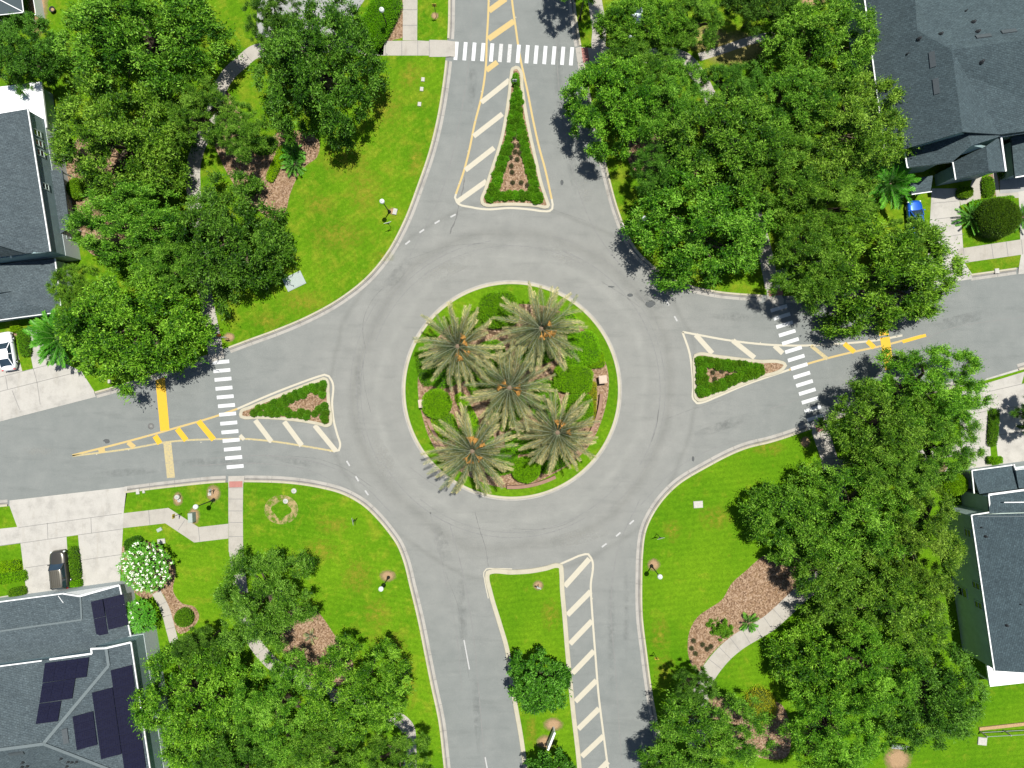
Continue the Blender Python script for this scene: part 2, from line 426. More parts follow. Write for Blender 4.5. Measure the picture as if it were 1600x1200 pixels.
def normals(pts, closed=False, side=1):
    n = len(pts); res = []
    for i in range(n):
        if closed: a, b, c = pts[(i - 1) % n], pts[i], pts[(i + 1) % n]
        else: a, b, c = pts[max(i - 1, 0)], pts[i], pts[min(i + 1, n - 1)]
        d1 = (b - a); d2 = (c - b)
        if d1.length < 1e-6: d1 = d2
        if d2.length < 1e-6: d2 = d1
        d1, d2 = d1.normalized(), d2.normalized()
        q = Vector((-(d1.y + d2.y), d1.x + d2.x))
        q.normalize(); cs = max(.6, q.dot(Vector((-d1.y, d1.x))))
        res.append(q * (side / cs))
    return res
def area(pts): return .5 * sum(pts[i][0] * pts[(i + 1) % len(pts)][1] - pts[(i + 1) % len(pts)][0] * pts[i][1] for i in range(len(pts)))
def PX(pts): return [g2(*p) for p in pts]

mb = MB(); mb.poly([(-700, -700, -.12), (700, -700, -.12), (700, 700, -.12), (-700, 700, -.12)]); structure('ground', mb, M['grass_ne'])
mb = MB(); mb.poly([(-140, -115, 0), (140, -115, 0), (140, 122, 0), (-140, 122, 0)]); road = structure('road', mb, M['asphalt'])

BLOCKS = [
 ('nw', [(711,-900),(711,-60),(711,0),(710,50),(707,90),(702,133),(693,187),(680,240),(662,293),(640,350),(613,400),(580,440),(540,472),(487,502),(433,525),(400,537),(333,562),(207,606),(0,659),(-90,682),(-900,889)], [(-900,-900)],
  [(706,77,14),(345,557,14),(72,641,79)], 'grass_nw'),
 ('ne', [(888,-900),(888,-60),(888,0),(894,50),(900,85),(907,125),(915,163),(925,200),(933,240),(943,283),(957,333),(975,377),(990,400),(1012,421),(1042,443),(1077,456),(1110,463.5),(1190,471),(1228,473),(1280,470),(1400,455),(1500,441),(1600,427),(2500,300)], [(2500,-900)],
  [(901,88,13),(1209,472,16),(1478,444,38),(1628,423,36)], 'grass_ne'),
 ('se', [(2500,430),(1690,546),(1600,566),(1555,579),(1343,633),(1310,643),(1260,662),(1200,682),(1167,690),(1100,721),(1047,755),(1015,793),(1000,825),(994,867),(993,900),(994,967),(1000,1017),(1010,1090),(1022,1153),(1030,1200),(1080,2000)], [(2500,2000)],
  [(1279,655,15),(1563,577,25),(1524,589,22)], 'grass_se'),
 ('sw', [(-900,905),(-60,787),(0,781.5),(133,768),(267,751),(347,743.5),(400,743),(450,745),(500,752),(540,763),(575,783),(597,804),(613,823),(630,848),(640,873),(650,913),(663,967),(673,1017),(683,1067),(695,1123),(703,1190),(760,2000)], [(-900,2000)],
  [(369,743,11.6),(105,772,90)], 'grass_sw'),
]
def ribbon_runs(pts, nrm, gaps):
    runs = []; cur = []
    for p, q in zip(pts, nrm):
        hit = any((p.x - g2(a, b)[0]) ** 2 + (p.y - g2(a, b)[1]) ** 2 < (r / PXM) ** 2 for a, b, r in gaps)
        if hit:
            if len(cur) > 1: runs.append(cur)
            cur = []
        else: cur.append((p, q))
    if len(cur) > 1: runs.append(cur)
    return runs
for nm, outer, far, gaps, gm in BLOCKS:
    pts = crom(PX(outer)); tot = pts + [Vector(g2(*f)) for f in far]
    side = 1 if area(tot) > 0 else -1
    nr = normals(pts, False, side)
    lawn = [p + q * .83 for p, q in zip(pts, nr)] + [Vector(g2(*f)) for f in far]
    mb = MB(); mb.poly([(p.x, p.y, .12) for p in lawn]); structure('lawn', mb, M[gm])
    kb, gt = MB(), MB()
    for run in ribbon_runs(pts, nr, gaps):
        P_, Q_ = [a for a, b in run], [b for a, b in run]
        gt.sweep(P_, Q_, [(0, -.02), (.0, .010), (.36, .012)], 0)
        gt.sweep(P_, Q_, [(.36, .012), (.52, .008)], 1)
        gt.sweep(P_, Q_, [(.52, .008), (.56, .012)], 0)
        kb.sweep(P_, Q_, [(.56, .0), (.60, .12), (.64, .14), (.82, .142), (.86, .09)], 0); acc = 0
        for i in range(1, len(P_)):                       # contraction joints
            acc += (P_[i] - P_[i - 1]).length
            if acc > 3.05:
                acc = 0; p, q = P_[i], Q_[i]; d = Vector((q.y, -q.x)).normalized() * .022
                for o0, o1, zz, bag in ((.01, .55, .0145, gt), (.645, .815, .1445, kb)): bag.poly([(v.x, v.y, zz) for v in (p + q * o0 - d, p + q * o1 - d, p + q * o1 + d, p + q * o0 + d)], 1)
    structure('gutter', gt, [M['gutter'], M['gutter_line']]); structure('kerb', kb, [M['kerb'], M['gutter_line']])

# ---- central island
CX, CY = g2(799.5, 610.0)
def circ(r, n=160, cx=CX, cy=CY): return [Vector((cx + r * math.cos(2 * PI * k / n), cy + r * math.sin(2 * PI * k / n))) for k in range(n)]
ring = circ(172.3 / PXM); rn = normals(ring, True, 1)
mb = MB(); mb.sweep(ring, rn, [(0, -.02), (0, .012), (.14, .014), (.18, .014)], 0, True); structure('gutter', mb, M['gutter'])
mb = MB(); mb.sweep(ring, rn, [(.18, 0), (.21, .125), (.25, .145), (.50, .148), (.54, .09)], 0, True); structure('kerb', mb, M['kerb'])
mb = MB(); mb.poly([(p.x, p.y, .12) for p in circ(165.8 / PXM)]); structure('lawn', mb, M['grass_c'])
bed = []
for k in range(160):
    a = 2 * PI * k / 160
    r = 149 + 2.5 * math.sin(3 * a + 1) + 1.5 * math.sin(7 * a) - (14 * max(0, math.cos(a - 1.9)) ** 3)
    bed.append((CX + r / PXM * math.cos(a), CY + r / PXM * math.sin(a), .126))
mb = MB(); mb.poly(bed); structure('mulch_bed', mb, M['mulch'])

# ---- splitter islands and the long median
ISL = [
 ('n', [(805.7,102.7),(811,104),(815.5,110),(818.5,135),(824.5,177),(832,215),(840,250),(850,292),(858,315),(860,321),(857,326),(851,327),(842,325),(820,323),(790,322.5),(768,324),(760,324),(751,319),(750,313),(756,295),(764.5,268),(775,237),(781.7,213),(788,180),(793,145),(796,118),(799,106)], 'mulch', .42),
 ('w', [(373.2,648),(375,641),(390,634),(426,619),(462,605),(499,591),(506,588.6),(512,591),(515,598),(515.6,612),(517,632.5),(520.3,655),(518.5,664),(511.6,668),(500,665.5),(488,663),(440,656.8),(400,655),(380,655),(375,653)], 'mulch', .42),
 ('e', [(1082,560),(1084,553.5),(1090,551),(1119,554),(1160,559),(1187.5,562),(1219,563),(1227,566),(1230,571.5),(1226,577),(1187.5,592),(1146,608),(1112,622),(1098,627.5),(1090,628),(1085,624),(1083,612),(1082.4,590)], 'mulch', .42),
 ('s', [(757.5,899),(758.5,892.5),(764,890),(800,890),(830,888),(852,884),(871,879.5),(879,882),(881,893),(882,917),(886,963),(890,1013),(895,1067),(900,1117),(907,1177),(911,1220),(940,1500),(845,1500),(817,1200),(810,1150),(800,1093),(795,1057),(788,1013),(777,975),(763,928)], 'grass_se', .58),
]
for nm, pxs, top, kw in ISL:
    P_ = crom(PX(pxs), .3, True)
    if area(P_) < 0: P_.reverse()
    Q_ = normals(P_, True, 1)
    mb = MB(); mb.sweep(P_, Q_, [(0, -.02), (.03, .10), (.07, .13), (kw, .14), (kw + .03, .09)], 0, True); structure('kerb', mb, M['kerb'])
    mb = MB(); mb.poly([(p.x + q.x * (kw - .01), p.y + q.y * (kw - .01), .118) for p, q in zip(P_, Q_)]); structure('mulch_bed' if top == 'mulch' else 'lawn', mb, M[top])

# ---- paint on the road (children of the road)
def marking(name, mb, mat, label=None):
    o = mb.build(name, mat, road)
    if label: o['label'] = label
    return o
def pline(mb, pxs, w, smooth=True, z=.004):
    P_ = crom(PX(pxs), .35) if smooth else [Vector(p) for p in PX(pxs)]
    Q_ = normals(P_, False, 1); mb.sweep(P_, Q_, [(-w / 2, z), (w / 2, z)])
def pbar(mb, a, b, w, z=.008):
    a, b = Vector(g2(*a)), Vector(g2(*b)); d = (b - a).normalized(); q = Vector((-d.y, d.x)) * w / 2
    mb.poly([(p.x, p.y, z) for p in (a - q, b - q, b + q, a + q)])
def pquad(mb, pxs, z=.008): mb.poly([(*g2(*p), z) for p in pxs])
LW = .25
# outlines of the painted gores
mb = MB(); pline(mb, [(768,-80),(764,-10),(762.5,30),(760.7,60),(759,105),(752.5,150),(742,192),(732,240),(725.5,265),(712.5,303)], LW); marking('edge_line', mb, M['pale_yellow'])
mb = MB(); pline(mb, [(712.5,303),(711,308.5),(714,316),(737.5,324),(760,327),(797.5,325),(830,327.5),(850,330),(859,329.5),(863,326),(863.5,319),(862,311)], LW); marking('edge_line', mb, M['cream_paint'])
mb = MB(); pline(mb, [(797,-80),(800,0),(806,45),(812,85.5),(824.5,144),(834,193),(845,240),(850,257.5),(862,311)], LW); marking('edge_line', mb, M['pale_yellow'])
mb = MB(); pline(mb, [(371,638.7),(426,615),(470,598),(500,587.5),(507,585.5),(514,588),(518.4,595),(519,632.5),(522,660),(527,679),(531.5,697),(529.5,703.5),(522.6,705)], LW); marking('edge_line', mb, M['cream_paint'])
mb = MB(); pline(mb, [(113,711.5),(200,689.5),(277,668),(343,648.5),(371,638.7)], LW); marking('edge_line', mb, M['pale_yellow'])
mb = MB(); pline(mb, [(113,712.5),(200,701.5),(267,690),(347,686),(375,685.5),(426,689.6),(475,697),(522,705)], LW * .9); marking('edge_line', mb, M['old_yellow'])
mb = MB(); pline(mb, [(1233,577.7),(1160,603),(1120,620),(1098,628.6),(1089,630),(1083.5,624),(1083,605),(1081.6,582.5),(1077.5,552),(1066.5,519)], LW); marking('edge_line', mb, M['cream_paint'])
mb = MB(); pline(mb, [(1066.5,518.6),(1090,523),(1138,531.6),(1208,539),(1240,540),(1313,537),(1380,530),(1410,524)], LW); marking('edge_line', mb, M['cream_paint'])
mb = MB(); pline(mb, [(1233,577.7),(1270,566),(1333,550),(1380,540),(1440,524)], LW); marking('edge_line', mb, M['pale_yellow'])
mb = MB(); pquad(mb, [(1409,532),(1446,521.5),(1447.5,526),(1411,536.5)]); marking('edge_line', mb, M['yellow_paint'])
mb = MB(); pline(mb, [(873,882.5),(890,875),(910,867),(919,866),(923,871),(923,917),(926,967),(931,1033),(935,1083),(942,1140),(950,1200),(962,1290)], LW); marking('edge_line', mb, M['cream_paint'])
mb = MB(); pline(mb, [(800,889),(772,888.5),(760,889),(756,894),(757,905),(763,935)], .12); marking('edge_line', mb, M['cream_paint'])
# hatch bars
def hatch(bars, w, mat):
    for a, b in bars:
        m = MB(); pbar(m, a, b, w); marking('hatch_bar', m, M[mat])
hatch([((764,17),(790,-2)),((763,61),(803,33))], .72, 'pale_yellow')
hatch([((760,110),(777,97))], .65, 'pale_yellow')
hatch([((752,160),(796,125)),((740,213),(785,178)),((727,266),(772,231)),((715,315),(760,283))], .62, 'cream_paint')
hatch([((398.8,656.6),(424,690)),((444,658.7),(471.7,696)),((491.6,664.5),(525,705))], .62, 'cream_paint')
hatch([((375,680),(381.5,687))], .45, 'cream_paint')
hatch([((310,658),(334,687)),((277,670),(291,688)),((242,681),(250,693))], .7, 'yellow_paint')
hatch([((200,691),(210,699)),((154,705),(164,703))], .6, 'pale_yellow')
hatch([((1087,523),(1113,552)),((1145,532),(1179,559)),((1210,540),(1223,552))], .62, 'cream_paint')
hatch([((1267,540),(1293,561))], .45, 'old_yellow')
hatch([((1319,537),(1335,550)),((1355,533),(1366,543))], .6, 'yellow_paint')
hatch([((882.5,916),(921,873)),((886.5,961),(923,924)),((890.5,1006),(925,970)),((894.5,1052),(928,1017)),((899,1096),(932,1063)),((903.5,1139),(936,1107)),((909,1182),(943,1150)),((915,1225),(950,1190))], .66, 'cream_paint')
# crosswalks: every bar a part
for k in range(14):
    t = k / 13; cx, cy = 712.7 + (893 - 712.7) * t, 79.5 + 8.5 * t
    m = MB(); pbar(m, (cx + 1.2, cy - 14.2), (cx - 1.2, cy + 14.2), .46, .012)
    marking('crosswalk_bar', m, M['old_white'] if k in (5, 6) else M['white_paint'])
def crossing(cs, ln, deg):
    ca, sa = math.cos(math.radians(deg)), math.sin(math.radians(deg))
    for cx, cy in cs:
        m = MB(); pbar(m, (cx - ca * ln / 2, cy + sa * ln / 2), (cx + ca * ln / 2, cy - sa * ln / 2), .45, .012); marking('crosswalk_bar', m, M['white_paint'])
crossing([(345,565.7),(346.7,579),(348.5,592.5),(350,606.5),(352,620),(354,633.7),(355.7,647),(357.5,661),(359.3,674.7),(361.2,688),(363.2,701.5),(365.2,715),(367.5,729)], 26.5, 5)
crossing([(1217,481.7),(1221.7,494.3),(1225.8,507.3),(1230,520.5),(1235,533.3),(1239.7,546.5),(1244,559.5),(1248.7,572.7),(1252.7,586),(1257,599),(1261.3,612),(1265.7,625.5),(1270,639),(1274,652.5)], 27, 17)
# yield dashes
for grp in ([(637,379,38),(659,361,35),(683,347,31),(708,337,27)], [(544,724,-58),(558,748,-60),(573,770,-55)], [(1031,448,-60),(1043,473,-63),(1056,498,-60)], [(944,852,37),(966,835,41),(987,816,42)]):
    for x, y, d in grp:
        ca, sa = math.cos(math.radians(d)) * 4.6, math.sin(math.radians(d)) * 4.6
        m = MB(); pbar(m, (x - ca, y + sa), (x + ca, y - sa), .2); marking('yield_dash', m, M['faded_white'])
for a, b in (((725,1000),(733.5,1046)), ((758,1183),(764,1215))):
    m = MB(); pbar(m, a, b, .16); marking('lane_line', m, M['faded_white'])
# broad yellow bands across the carriageway
m = MB(); pquad(m, [(242.5,589),(257.5,589),(265,672),(250.5,673.5)]); marking('yellow_band', m, M['yellow_paint'])
m = MB(); pquad(m, [(255,691),(267.5,689.5),(273.5,746),(261,747)]); marking('yellow_band', m, M['old_yellow'], 'faded yellow band worn by tyres')
m = MB(); pquad(m, [(1375,528),(1390,526),(1397,576),(1383,579)]); marking('yellow_band', m, M['yellow_paint'])
m = MB(); pquad(m, [(1388,597),(1401,594),(1409,616),(1395,620)]); marking('yellow_band', m, M['old_yellow'])
m = MB(); pquad(m, [(1367,460),(1381,458),(1389,523),(1374,525)]); marking('yellow_band', m, M['yellow_paint'])
# cracks and patches
def crack(pxs, w, seed, jag=.7, mat='crack'):
    r = random.Random(seed); P_ = crom(PX(pxs), .25)
    P_ = [p + Vector((r.uniform(-1, 1), r.uniform(-1, 1))) * .05 * jag for p in P_]; Q_ = normals(P_, False, 1)
    m = MB(); 
    wd = [w * r.uniform(.35, 1.2) for _ in P_]; vs = []; fs = []
    for p, q, x in zip(P_, Q_, wd): vs += [(p.x + q.x * x / 2, p.y + q.y * x / 2, .003), (p.x - q.x * x / 2, p.y - q.y * x / 2, .003)]
    for i in range(len(P_) - 1): fs.append((2 * i, 2 * i + 1, 2 * i + 3, 2 * i + 2))
    m.add(vs, fs); marking('crack', m, M[mat])
crack([(726,277),(723,296),(718,315),(714,335),(710,348),(705,358),(703,366)], .16, 1)
crack([(742,800),(749,826),(757,850),(763,885)], .07, 2, .5)
crack([(571,545),(567,520),(568,500),(575,480),(586,463),(600,448)], .05, 3, .3)
crack([(567,560),(568,590),(573,620),(580,645)], .04, 4, .3)
crack([(640,730),(670,752),(700,770)], .04, 5, .3)
crack([(1029,640),(1026,665),(1018,690)], .04, 6, .3)
crack([(800,826),(840,827),(875,822),(905,808)], .05, 7, .3)
crack([(845,320),(880,333),(915,345)], .05, 8, .3)
crack([(690,875),(700,905),(715,945),(722,985),(733,1060)], .04, 9, .3)
crack([(450,712),(500,718),(540,733),(580,760)], .05, 10, .3)
crack([(640,405),(700,385),(760,380)], .035, 11, .3)
crack([(940,440),(975,462),(1000,480)], .05, 12, .4)
crack([(1040,655),(1080,640),(1130,625)], .035, 13, .3)
def patch(cx, cy, rx, ry, rot, seed, mat='oil'):
    r = random.Random(seed); pts = []
    for k in range(18):
        a = 2 * PI * k / 18; q = r.uniform(.7, 1.15); x, y = rx * q * math.cos(a), ry * q * math.sin(a)
        c, s = math.cos(rot), math.sin(rot); x *= 1.3; y *= 1.3; gx, gy = g2(cx + x * c - y * s, cy + x * s + y * c); pts.append((gx, gy, .0035))
    m = MB(); m.poly(pts); marking('asphalt_patch', m, M[mat])
patch(1016, 475, 7.5, 4.5, -.4, 1); patch(984, 461, 4.5, 2.4, .3, 2); patch(1083, 717, 1.8, 4, 0, 3); patch(955, 448, 5, 1.2, .2, 4)
patch(167, 689, 5, 3, .3, 5); patch(878, 285, 2.2, 4, 0, 6)
# raised road studs along the gore lines
stud = MB(); stud.box((0, 0, .012), (.16, .12, .024), taper=.7)
first = None
for x, y in [(752,143),(742.5,188),(731,236),(717,287),(925,888),(925.5,935),(928,983),(931,1034),(935,1085),(941,1134),(948,1181),(423,691.5),(468,698),(516,705.5),(389,687),(1098,524.5),(1144,531),(1188,535.5),(314,691),(267,694),(201,703),(151,710),(231,681),(765,2),(806,27)]:
    p = W(x, y, 0)
    if first is None: first = stud.build('road_stud', M['cream_paint']); o = first
    else: o = first.copy(); COL.objects.link(o)
    o.location = (p.x, p.y, .004); o.rotation_euler.z = rnd.uniform(-.3, .3)
    tag(o, 'small raised pale road stud on the painted gore line', 'road stud', 'road studs along the painted gore lines')

# ---- concrete walks, drives, beds
def sheet(name, px_z, mat, z=.128, joints=(), jw=.07, sm=False, kind='structure'):
    pts = [Vector((*g2(p[0], p[1]), p[2] if len(p) > 2 else z)) for p in px_z]; m = MB(); n = len(pts)
    sgn = 1 if area(pts) > 0 else -1; main = list(pts)
    for i in range(n):                                   # where it meets the road it dips through the kerb line
        j = (i + 1) % n
        if len(px_z[i]) > 2 and len(px_z[j]) > 2:
            d = (pts[j] - pts[i]).normalized(); q = Vector((-d.y, d.x, 0)) * (.6 * sgn)
            a_, b_ = pts[i] + q, pts[j] + q; a_.z = b_.z = z; main[i], main[j] = a_, b_
            m.poly([pts[i], pts[j], b_, a_], 0)
    m.poly(main, 0)
    for a, b in joints:
        a, b = Vector(g2(*a)), Vector(g2(*b)); d = (b - a).normalized(); q = Vector((-d.y, d.x)) * jw / 2
        m.poly([(p.x, p.y, z + .004) for p in (a - q, b - q, b + q, a + q)], 1)
    return tag(m.build(name, [mat, M['joint']]), kind=kind)
def walkway(pxs, w, z=.128, slab=1.55, name='path', taper=None, mat='walk'):
    P_ = crom(PX(pxs), .3); Q_ = normals(P_, False, 1); m = MB()
    m.sweep(P_, Q_, [(-w / 2, z), (w / 2, z)], 0); acc = 0
    for i in range(1, len(P_)):
        acc += (P_[i] - P_[i - 1]).length
        if acc >= slab:
            acc = 0; p, q = P_[i], Q_[i]; d = Vector((q.y, -q.x)) * .03
            a, b = p - q * w / 2, p + q * w / 2
            m.poly([(v.x, v.y, z + .004) for v in (a - d, b - d, b + d, a + d)], 1)
    return structure(name, m, [M[mat], M['joint']])
ROAD = .016
# north-west corner
sheet('path', [(711.5,65,ROAD),(711,89,ROAD),(697,89.5),(671,89.5),(670,87.5),(585,87.5),(570,87.5),(570,65),(629,64.5),(653,64),(671,65),(672,63),(697,63.5)], M['walk'], joints=[((602.5,64.5),(602.5,87.5)),((628,64.5),(628,87.5)),((653,64),(653,87.5)),((671,63),(671,89))])
sheet('path', [(630,-80),(653,-80),(652,63.8),(629.5,63.8)], M['walk'], z=.1285, joints=[((630,16),(653,16)),((630,40.5),(652.5,40.5)),((630,-8),(653,-8))])
walkway([(600,76),(540,72),(470,74),(420,78),(398,82),(378,98),(362,112),(350,128),(342,145),(334,175),(322,205),(309,235),(303,262),(303,290),(306,330),(311,380),(317,430),(323,470),(330,505),(337,540)], 1.75)
sheet('path', [(327,568,ROAD),(352,558,ROAD),(349.5,546),(341,528),(322,532),(326,553)], M['walk'], z=.132)
sheet('driveway', [(-60,674,ROAD),(150,620,ROAD),(148,611),(128,580),(96,565),(105,560),(92,512),(41,514),(53,576),(36,580.5),(21,519),(-60,530),(-60,628),(0,612)], M['drive'], joints=[((-20,617),(128,580)),((0,589.5),(96,565.5)),((53,576),(59,597)),((59,597),(64,632)),((10,588),(13,608)),((-20,594),(0,589.5)),((20,610),(32,640))])
sheet('driveway', [(408,-60),(588,-60),(572,-2),(545,36),(520,60),(400,60)], M['drive_asphalt'])
# south-west corner
sheet('path', [(357,744,ROAD),(382,743.5,ROAD),(380.5,756),(380,800),(380.5,862),(358,862),(357.5,800),(357.5,757)], M['walk'], joints=[((357.5,779.5),(380.5,779.5)),((357.5,798),(380.5,798)),((357.5,816),(380.5,816)),((357.5,838),(380.5,838)),((357.5,762),(380.5,762))])
sheet('tactile_paving', [(358.5,752),(379.5,751.5),(379.5,761),(358.5,761.5)], M['paver'], z=.138)
walkway([(369,858),(374,900),(382,950),(397,1000),(425,1035),(470,1060),(520,1085),(570,1100),(615,1118),(636,1135),(640,1165),(640,1220)], 1.7, .127)
sheet('path', [(191,802),(264,793.3),(311,823.3),(357.5,818),(357.5,841),(304,847.3),(259,817.3),(193.5,824.8)], M['walk'], z=.1265, joints=[((233,797),(235,820)),((289.5,812.5),(279,828)),((310.5,823.5),(313,846.5))])
sheet('driveway', [(15,782,ROAD),(199,760.5,ROAD),(198,767),(194,802),(193,826),(188,916),(130,922),(123,835.5),(105,838),(110,926),(44,938),(33,848),(-60,862),(-60,832),(0,826),(28,823),(17,793)], M['drive'], joints=[((32,848.5),(105,838)),((76,842),(75,817)),((144,833),(143,809)),((30,824),(191,802)),((33,848),(-40,858)),((40,887),(107,877)),((127,875),(191,866)),((123,835.5),(193,826))])
walkway([(245,925),(258,950),(268,985),(275,1012)], 1.15, .127)
sheet('path', [(-60,938),(0,932),(44,925),(45,950),(-60,960)], M['walk'], z=.1262)
# north-east corner
sheet('path', [(899,75,ROAD),(903,103,ROAD),(918,101),(945,99),(945,78),(914,75)], M['walk'], z=.131)
sheet('tactile_paving', [(908,76),(918,75),(921,97),(911,99)], M['paver'], z=.138)
walkway([(920,-70),(929,0),(936,45),(938,80),(965,90),(1010,88),(1050,86),(1072,95),(1090,118),(1115,165),(1145,230),(1170,300),(1186,360),(1195,395),(1206,450)], 1.75, .128)
sheet('path', [(1197,474,ROAD),(1224,475,ROAD),(1222,464),(1217,441),(1196,441),(1198,462)], M['walk'], z=.1325)
sheet('tactile_paving', [(1199.5,455),(1221,449.5),(1223,461),(1201,463.5)], M['paver'], z=.139)
walkway([(1215,432),(1240,424),(1290,415)], 1.5, .127)
walkway([(1092,90),(1130,78),(1165,66),(1210,55)], 1.0, .126)
sheet('path', [(1497,389),(1640,367.5),(1640,391),(1596,398),(1512,410),(1490,412)], M['walk'], z=.128, joints=[((1548,381.5),(1551,404)),((1571,378),(1574,401)),((1594.5,374.5),(1597,398)),((1504,388),(1507,411))])
sheet('driveway', [(1455,295),(1497,295),(1504,388),(1506,411),(1519,436,ROAD),(1440,448,ROAD),(1448,420)], M['drive'], z=.127, joints=[((1456,318),(1499,314)),((1460,343),(1501,338)),((1462,373),(1504,366))])
sheet('driveway', [(1590,300),(1700,280),(1700,420,ROAD),(1591,428.5,ROAD),(1594,400),(1593,372),(1592,330)], M['drive'], z=.1275, joints=[((1592,345),(1640,340))])
sheet('path', [(1498,308),(1512,303),(1521,270),(1533,268),(1531,313),(1500,321)], M['walk'], z=.1265)
sheet('path', [(1549,262),(1555,262),(1561,303),(1600,300),(1600,309),(1556,311)], M['walk'], z=.1265)
sheet('driveway', [(1562,230),(1640,220),(1640,299),(1561,303)], M['drive_asphalt'], z=.126)
# south-east corner
sheet('path', [(1266,662,ROAD),(1292,651,ROAD),(1294,668),(1308,716),(1345,719),(1352,737),(1316,742),(1316,765),(1292,765),(1282,717),(1268,677)], M['walk'], z=.1315, joints=[((1273,692),(1299,688)),((1282,717),(1308,716))])
sheet('tactile_paving', [(1272.5,665),(1286,660.5),(1289,671),(1275.5,676)], M['paver'], z=.138)
walkway([(1303,740),(1312,790),(1320,840),(1290,893),(1243,935),(1222,955),(1200,974),(1180,986),(1155,1001),(1135,1017),(1117,1037),(1103,1058),(1092,1100),(1088,1160),(1090,1230)], 2.1, .128)
walkway([(1345,728),(1420,715),(1500,700)], 1.6, .127)
sheet('driveway', [(1500,604,ROAD),(1598,574,ROAD),(1595,600),(1640,590),(1640,730),(1560,730),(1552,660),(1547,640),(1541,640),(1549,732),(1506,745),(1497,640)], M['drive'], joints=[((1543,612),(1600,599)),((1506,650),(1545,641)),((1555,680),(1600,674)),((1551,641),(1600,633))])
sheet('path', [(1480,728),(1506,722),(1506,745),(1470,745)], M['walk'], z=.1265)
# mulch beds
def bedpoly(pxs, z=.1235): 
    P_ = crom(PX(pxs), .4, True); m = MB(); m.poly([(p.x, p.y, z) for p in P_]); structure('mulch_bed', m, M['mulch'])
bedpoly([(400,233),(440,205),(500,225),(495,247),(480,258),(468,272),(459,290),(452,310),(447,330),(430,345),(405,330),(350,260),(330,170),(350,140),(372,170),(390,215)])
bedpoly([(480,946),(497,956),(513,976),(522,990),(533,1002),(543,1018),(552,1032),(545,1060),(490,1072),(462,1050),(440,1010),(445,960)])
bedpoly([(1200,865),(1163,893),(1143,911),(1127,937),(1108,950),(1090,963),(1078,983),(1074,1005),(1077,1030),(1090,1050),(1104,1030),(1122,1010),(1150,990),(1196,962),(1233,932),(1250,915),(1250,870)])
bedpoly([(196,850),(225,845),(255,857),(275,890),(272,925),(285,942),(305,948),(312,962),(302,980),(282,990),(268,960),(250,925),(232,935),(205,920)])
bedpoly([(590,87),(596,64),(618,36),(624,0),(629,0),(628,60),(615,63)], .1232)
bedpoly([(22,523),(52,512),(53,560),(48,540),(38,530)], .1232)
bedpoly([(980,225),(1080,230),(1090,275),(1020,280),(985,260)])
bedpoly([(130,210),(195,250),(190,330),(215,380),(150,400),(110,330),(105,260)])
bedpoly([(1452,735),(1475,722),(1503,733),(1500,745),(1470,752)])
bedpoly([(1535,280),(1555,272),(1558,302),(1538,312)], .1232)
bedpoly([(1085,1075),(1110,1082),(1150,1095),(1220,1100),(1230,1180),(1130,1160),(1090,1120)])
# worn spots round posts and a dry fairy ring on the lawn
def spot(cx, cy, rx, ry, mat='bare', seed=0, z=.1215):
    r = random.Random(seed + int(cx)); pts = []
    ph = [r.uniform(0, 6) for _ in range(3)]
    for k in range(28):
        a = 2 * PI * k / 28; q = 1 + .10 * math.sin(2 * a + ph[0]) + .09 * math.sin(5 * a + ph[1]) 
        pts.append((*g2(cx + rx * 1.25 * q * math.cos(a), cy + ry * 1.25 * q * math.sin(a)), z + .0004 * (seed % 9)))
    m = MB(); m.poly(pts); structure('bare_patch', m, M[mat])
for x, y, a, b in [(606,899,13,8),(1021,882,9,9),(841,914,8,7),(614,331,6,6),(335,771,10,13),(279,779,7,11),(304,806,8,13),(864,1132,13,11),(853,1158,13,11),(1258,690,7,9),(359,527,8,7),(1268,0,20,10),(60,0,14,60),(680,25,6,5)]: spot(x, y, a, b)
vs = []; r = random.Random(3)
for k in range(61):
    a = 2 * PI * k / 60
    for q in (.66 + .08 * math.sin(4 * a + 1), .86, 1.04 + .08 * math.sin(5 * a), 1.2): vs.append((*g2(440 + 22 * q * math.cos(a), 796 + 19 * q * math.sin(a)), .1213))
m = MB(); m.add(vs, [(k * 4 + i, k * 4 + i + 1, k * 4 + i + 5, k * 4 + i + 4) for k in range(60) for i in range(3)])
m_, nt_, out_ = newmat('ring_turf'); co_ = coords(nt_); p_ = finish(nt_, out_, ramp(nt_, noise(nt_, co_, 8, 4, .7), [(.3, (.20, .15, .06)), (.7, (.36, .29, .13))]), .95)
L(nt_, maprange(nt_, noise(nt_, co_, 1.7, 5, .7), .40, .58, 0, .9), p_.inputs['Alpha']); structure('bare_patch', m, m_)
r_ = random.Random(5)
for k, (x, y, a, b) in enumerate([(540,250,40,30),(600,170,30,40),(530,370,45,28),(570,300,30,36),(600,400,16,10),(470,470,40,18),(640,120,18,24),(650,250,14,26),(500,320,26,18),(420,500,30,12),
    (500,860,30,20),(560,900,24,34),(470,880,22,18),(590,960,22,30),(620,1010,18,30),(520,820,26,16),(640,1070,14,40),(590,1000,16,12),(1030,990,14,30),(1040,1050,16,30),(1120,810,30,20),(1200,700,26,14),(1050,830,16,18),(860,960,16,26),(830,1140,10,26)]):
    spot(x, y, a, b, 'pale_turf', k, .1206)

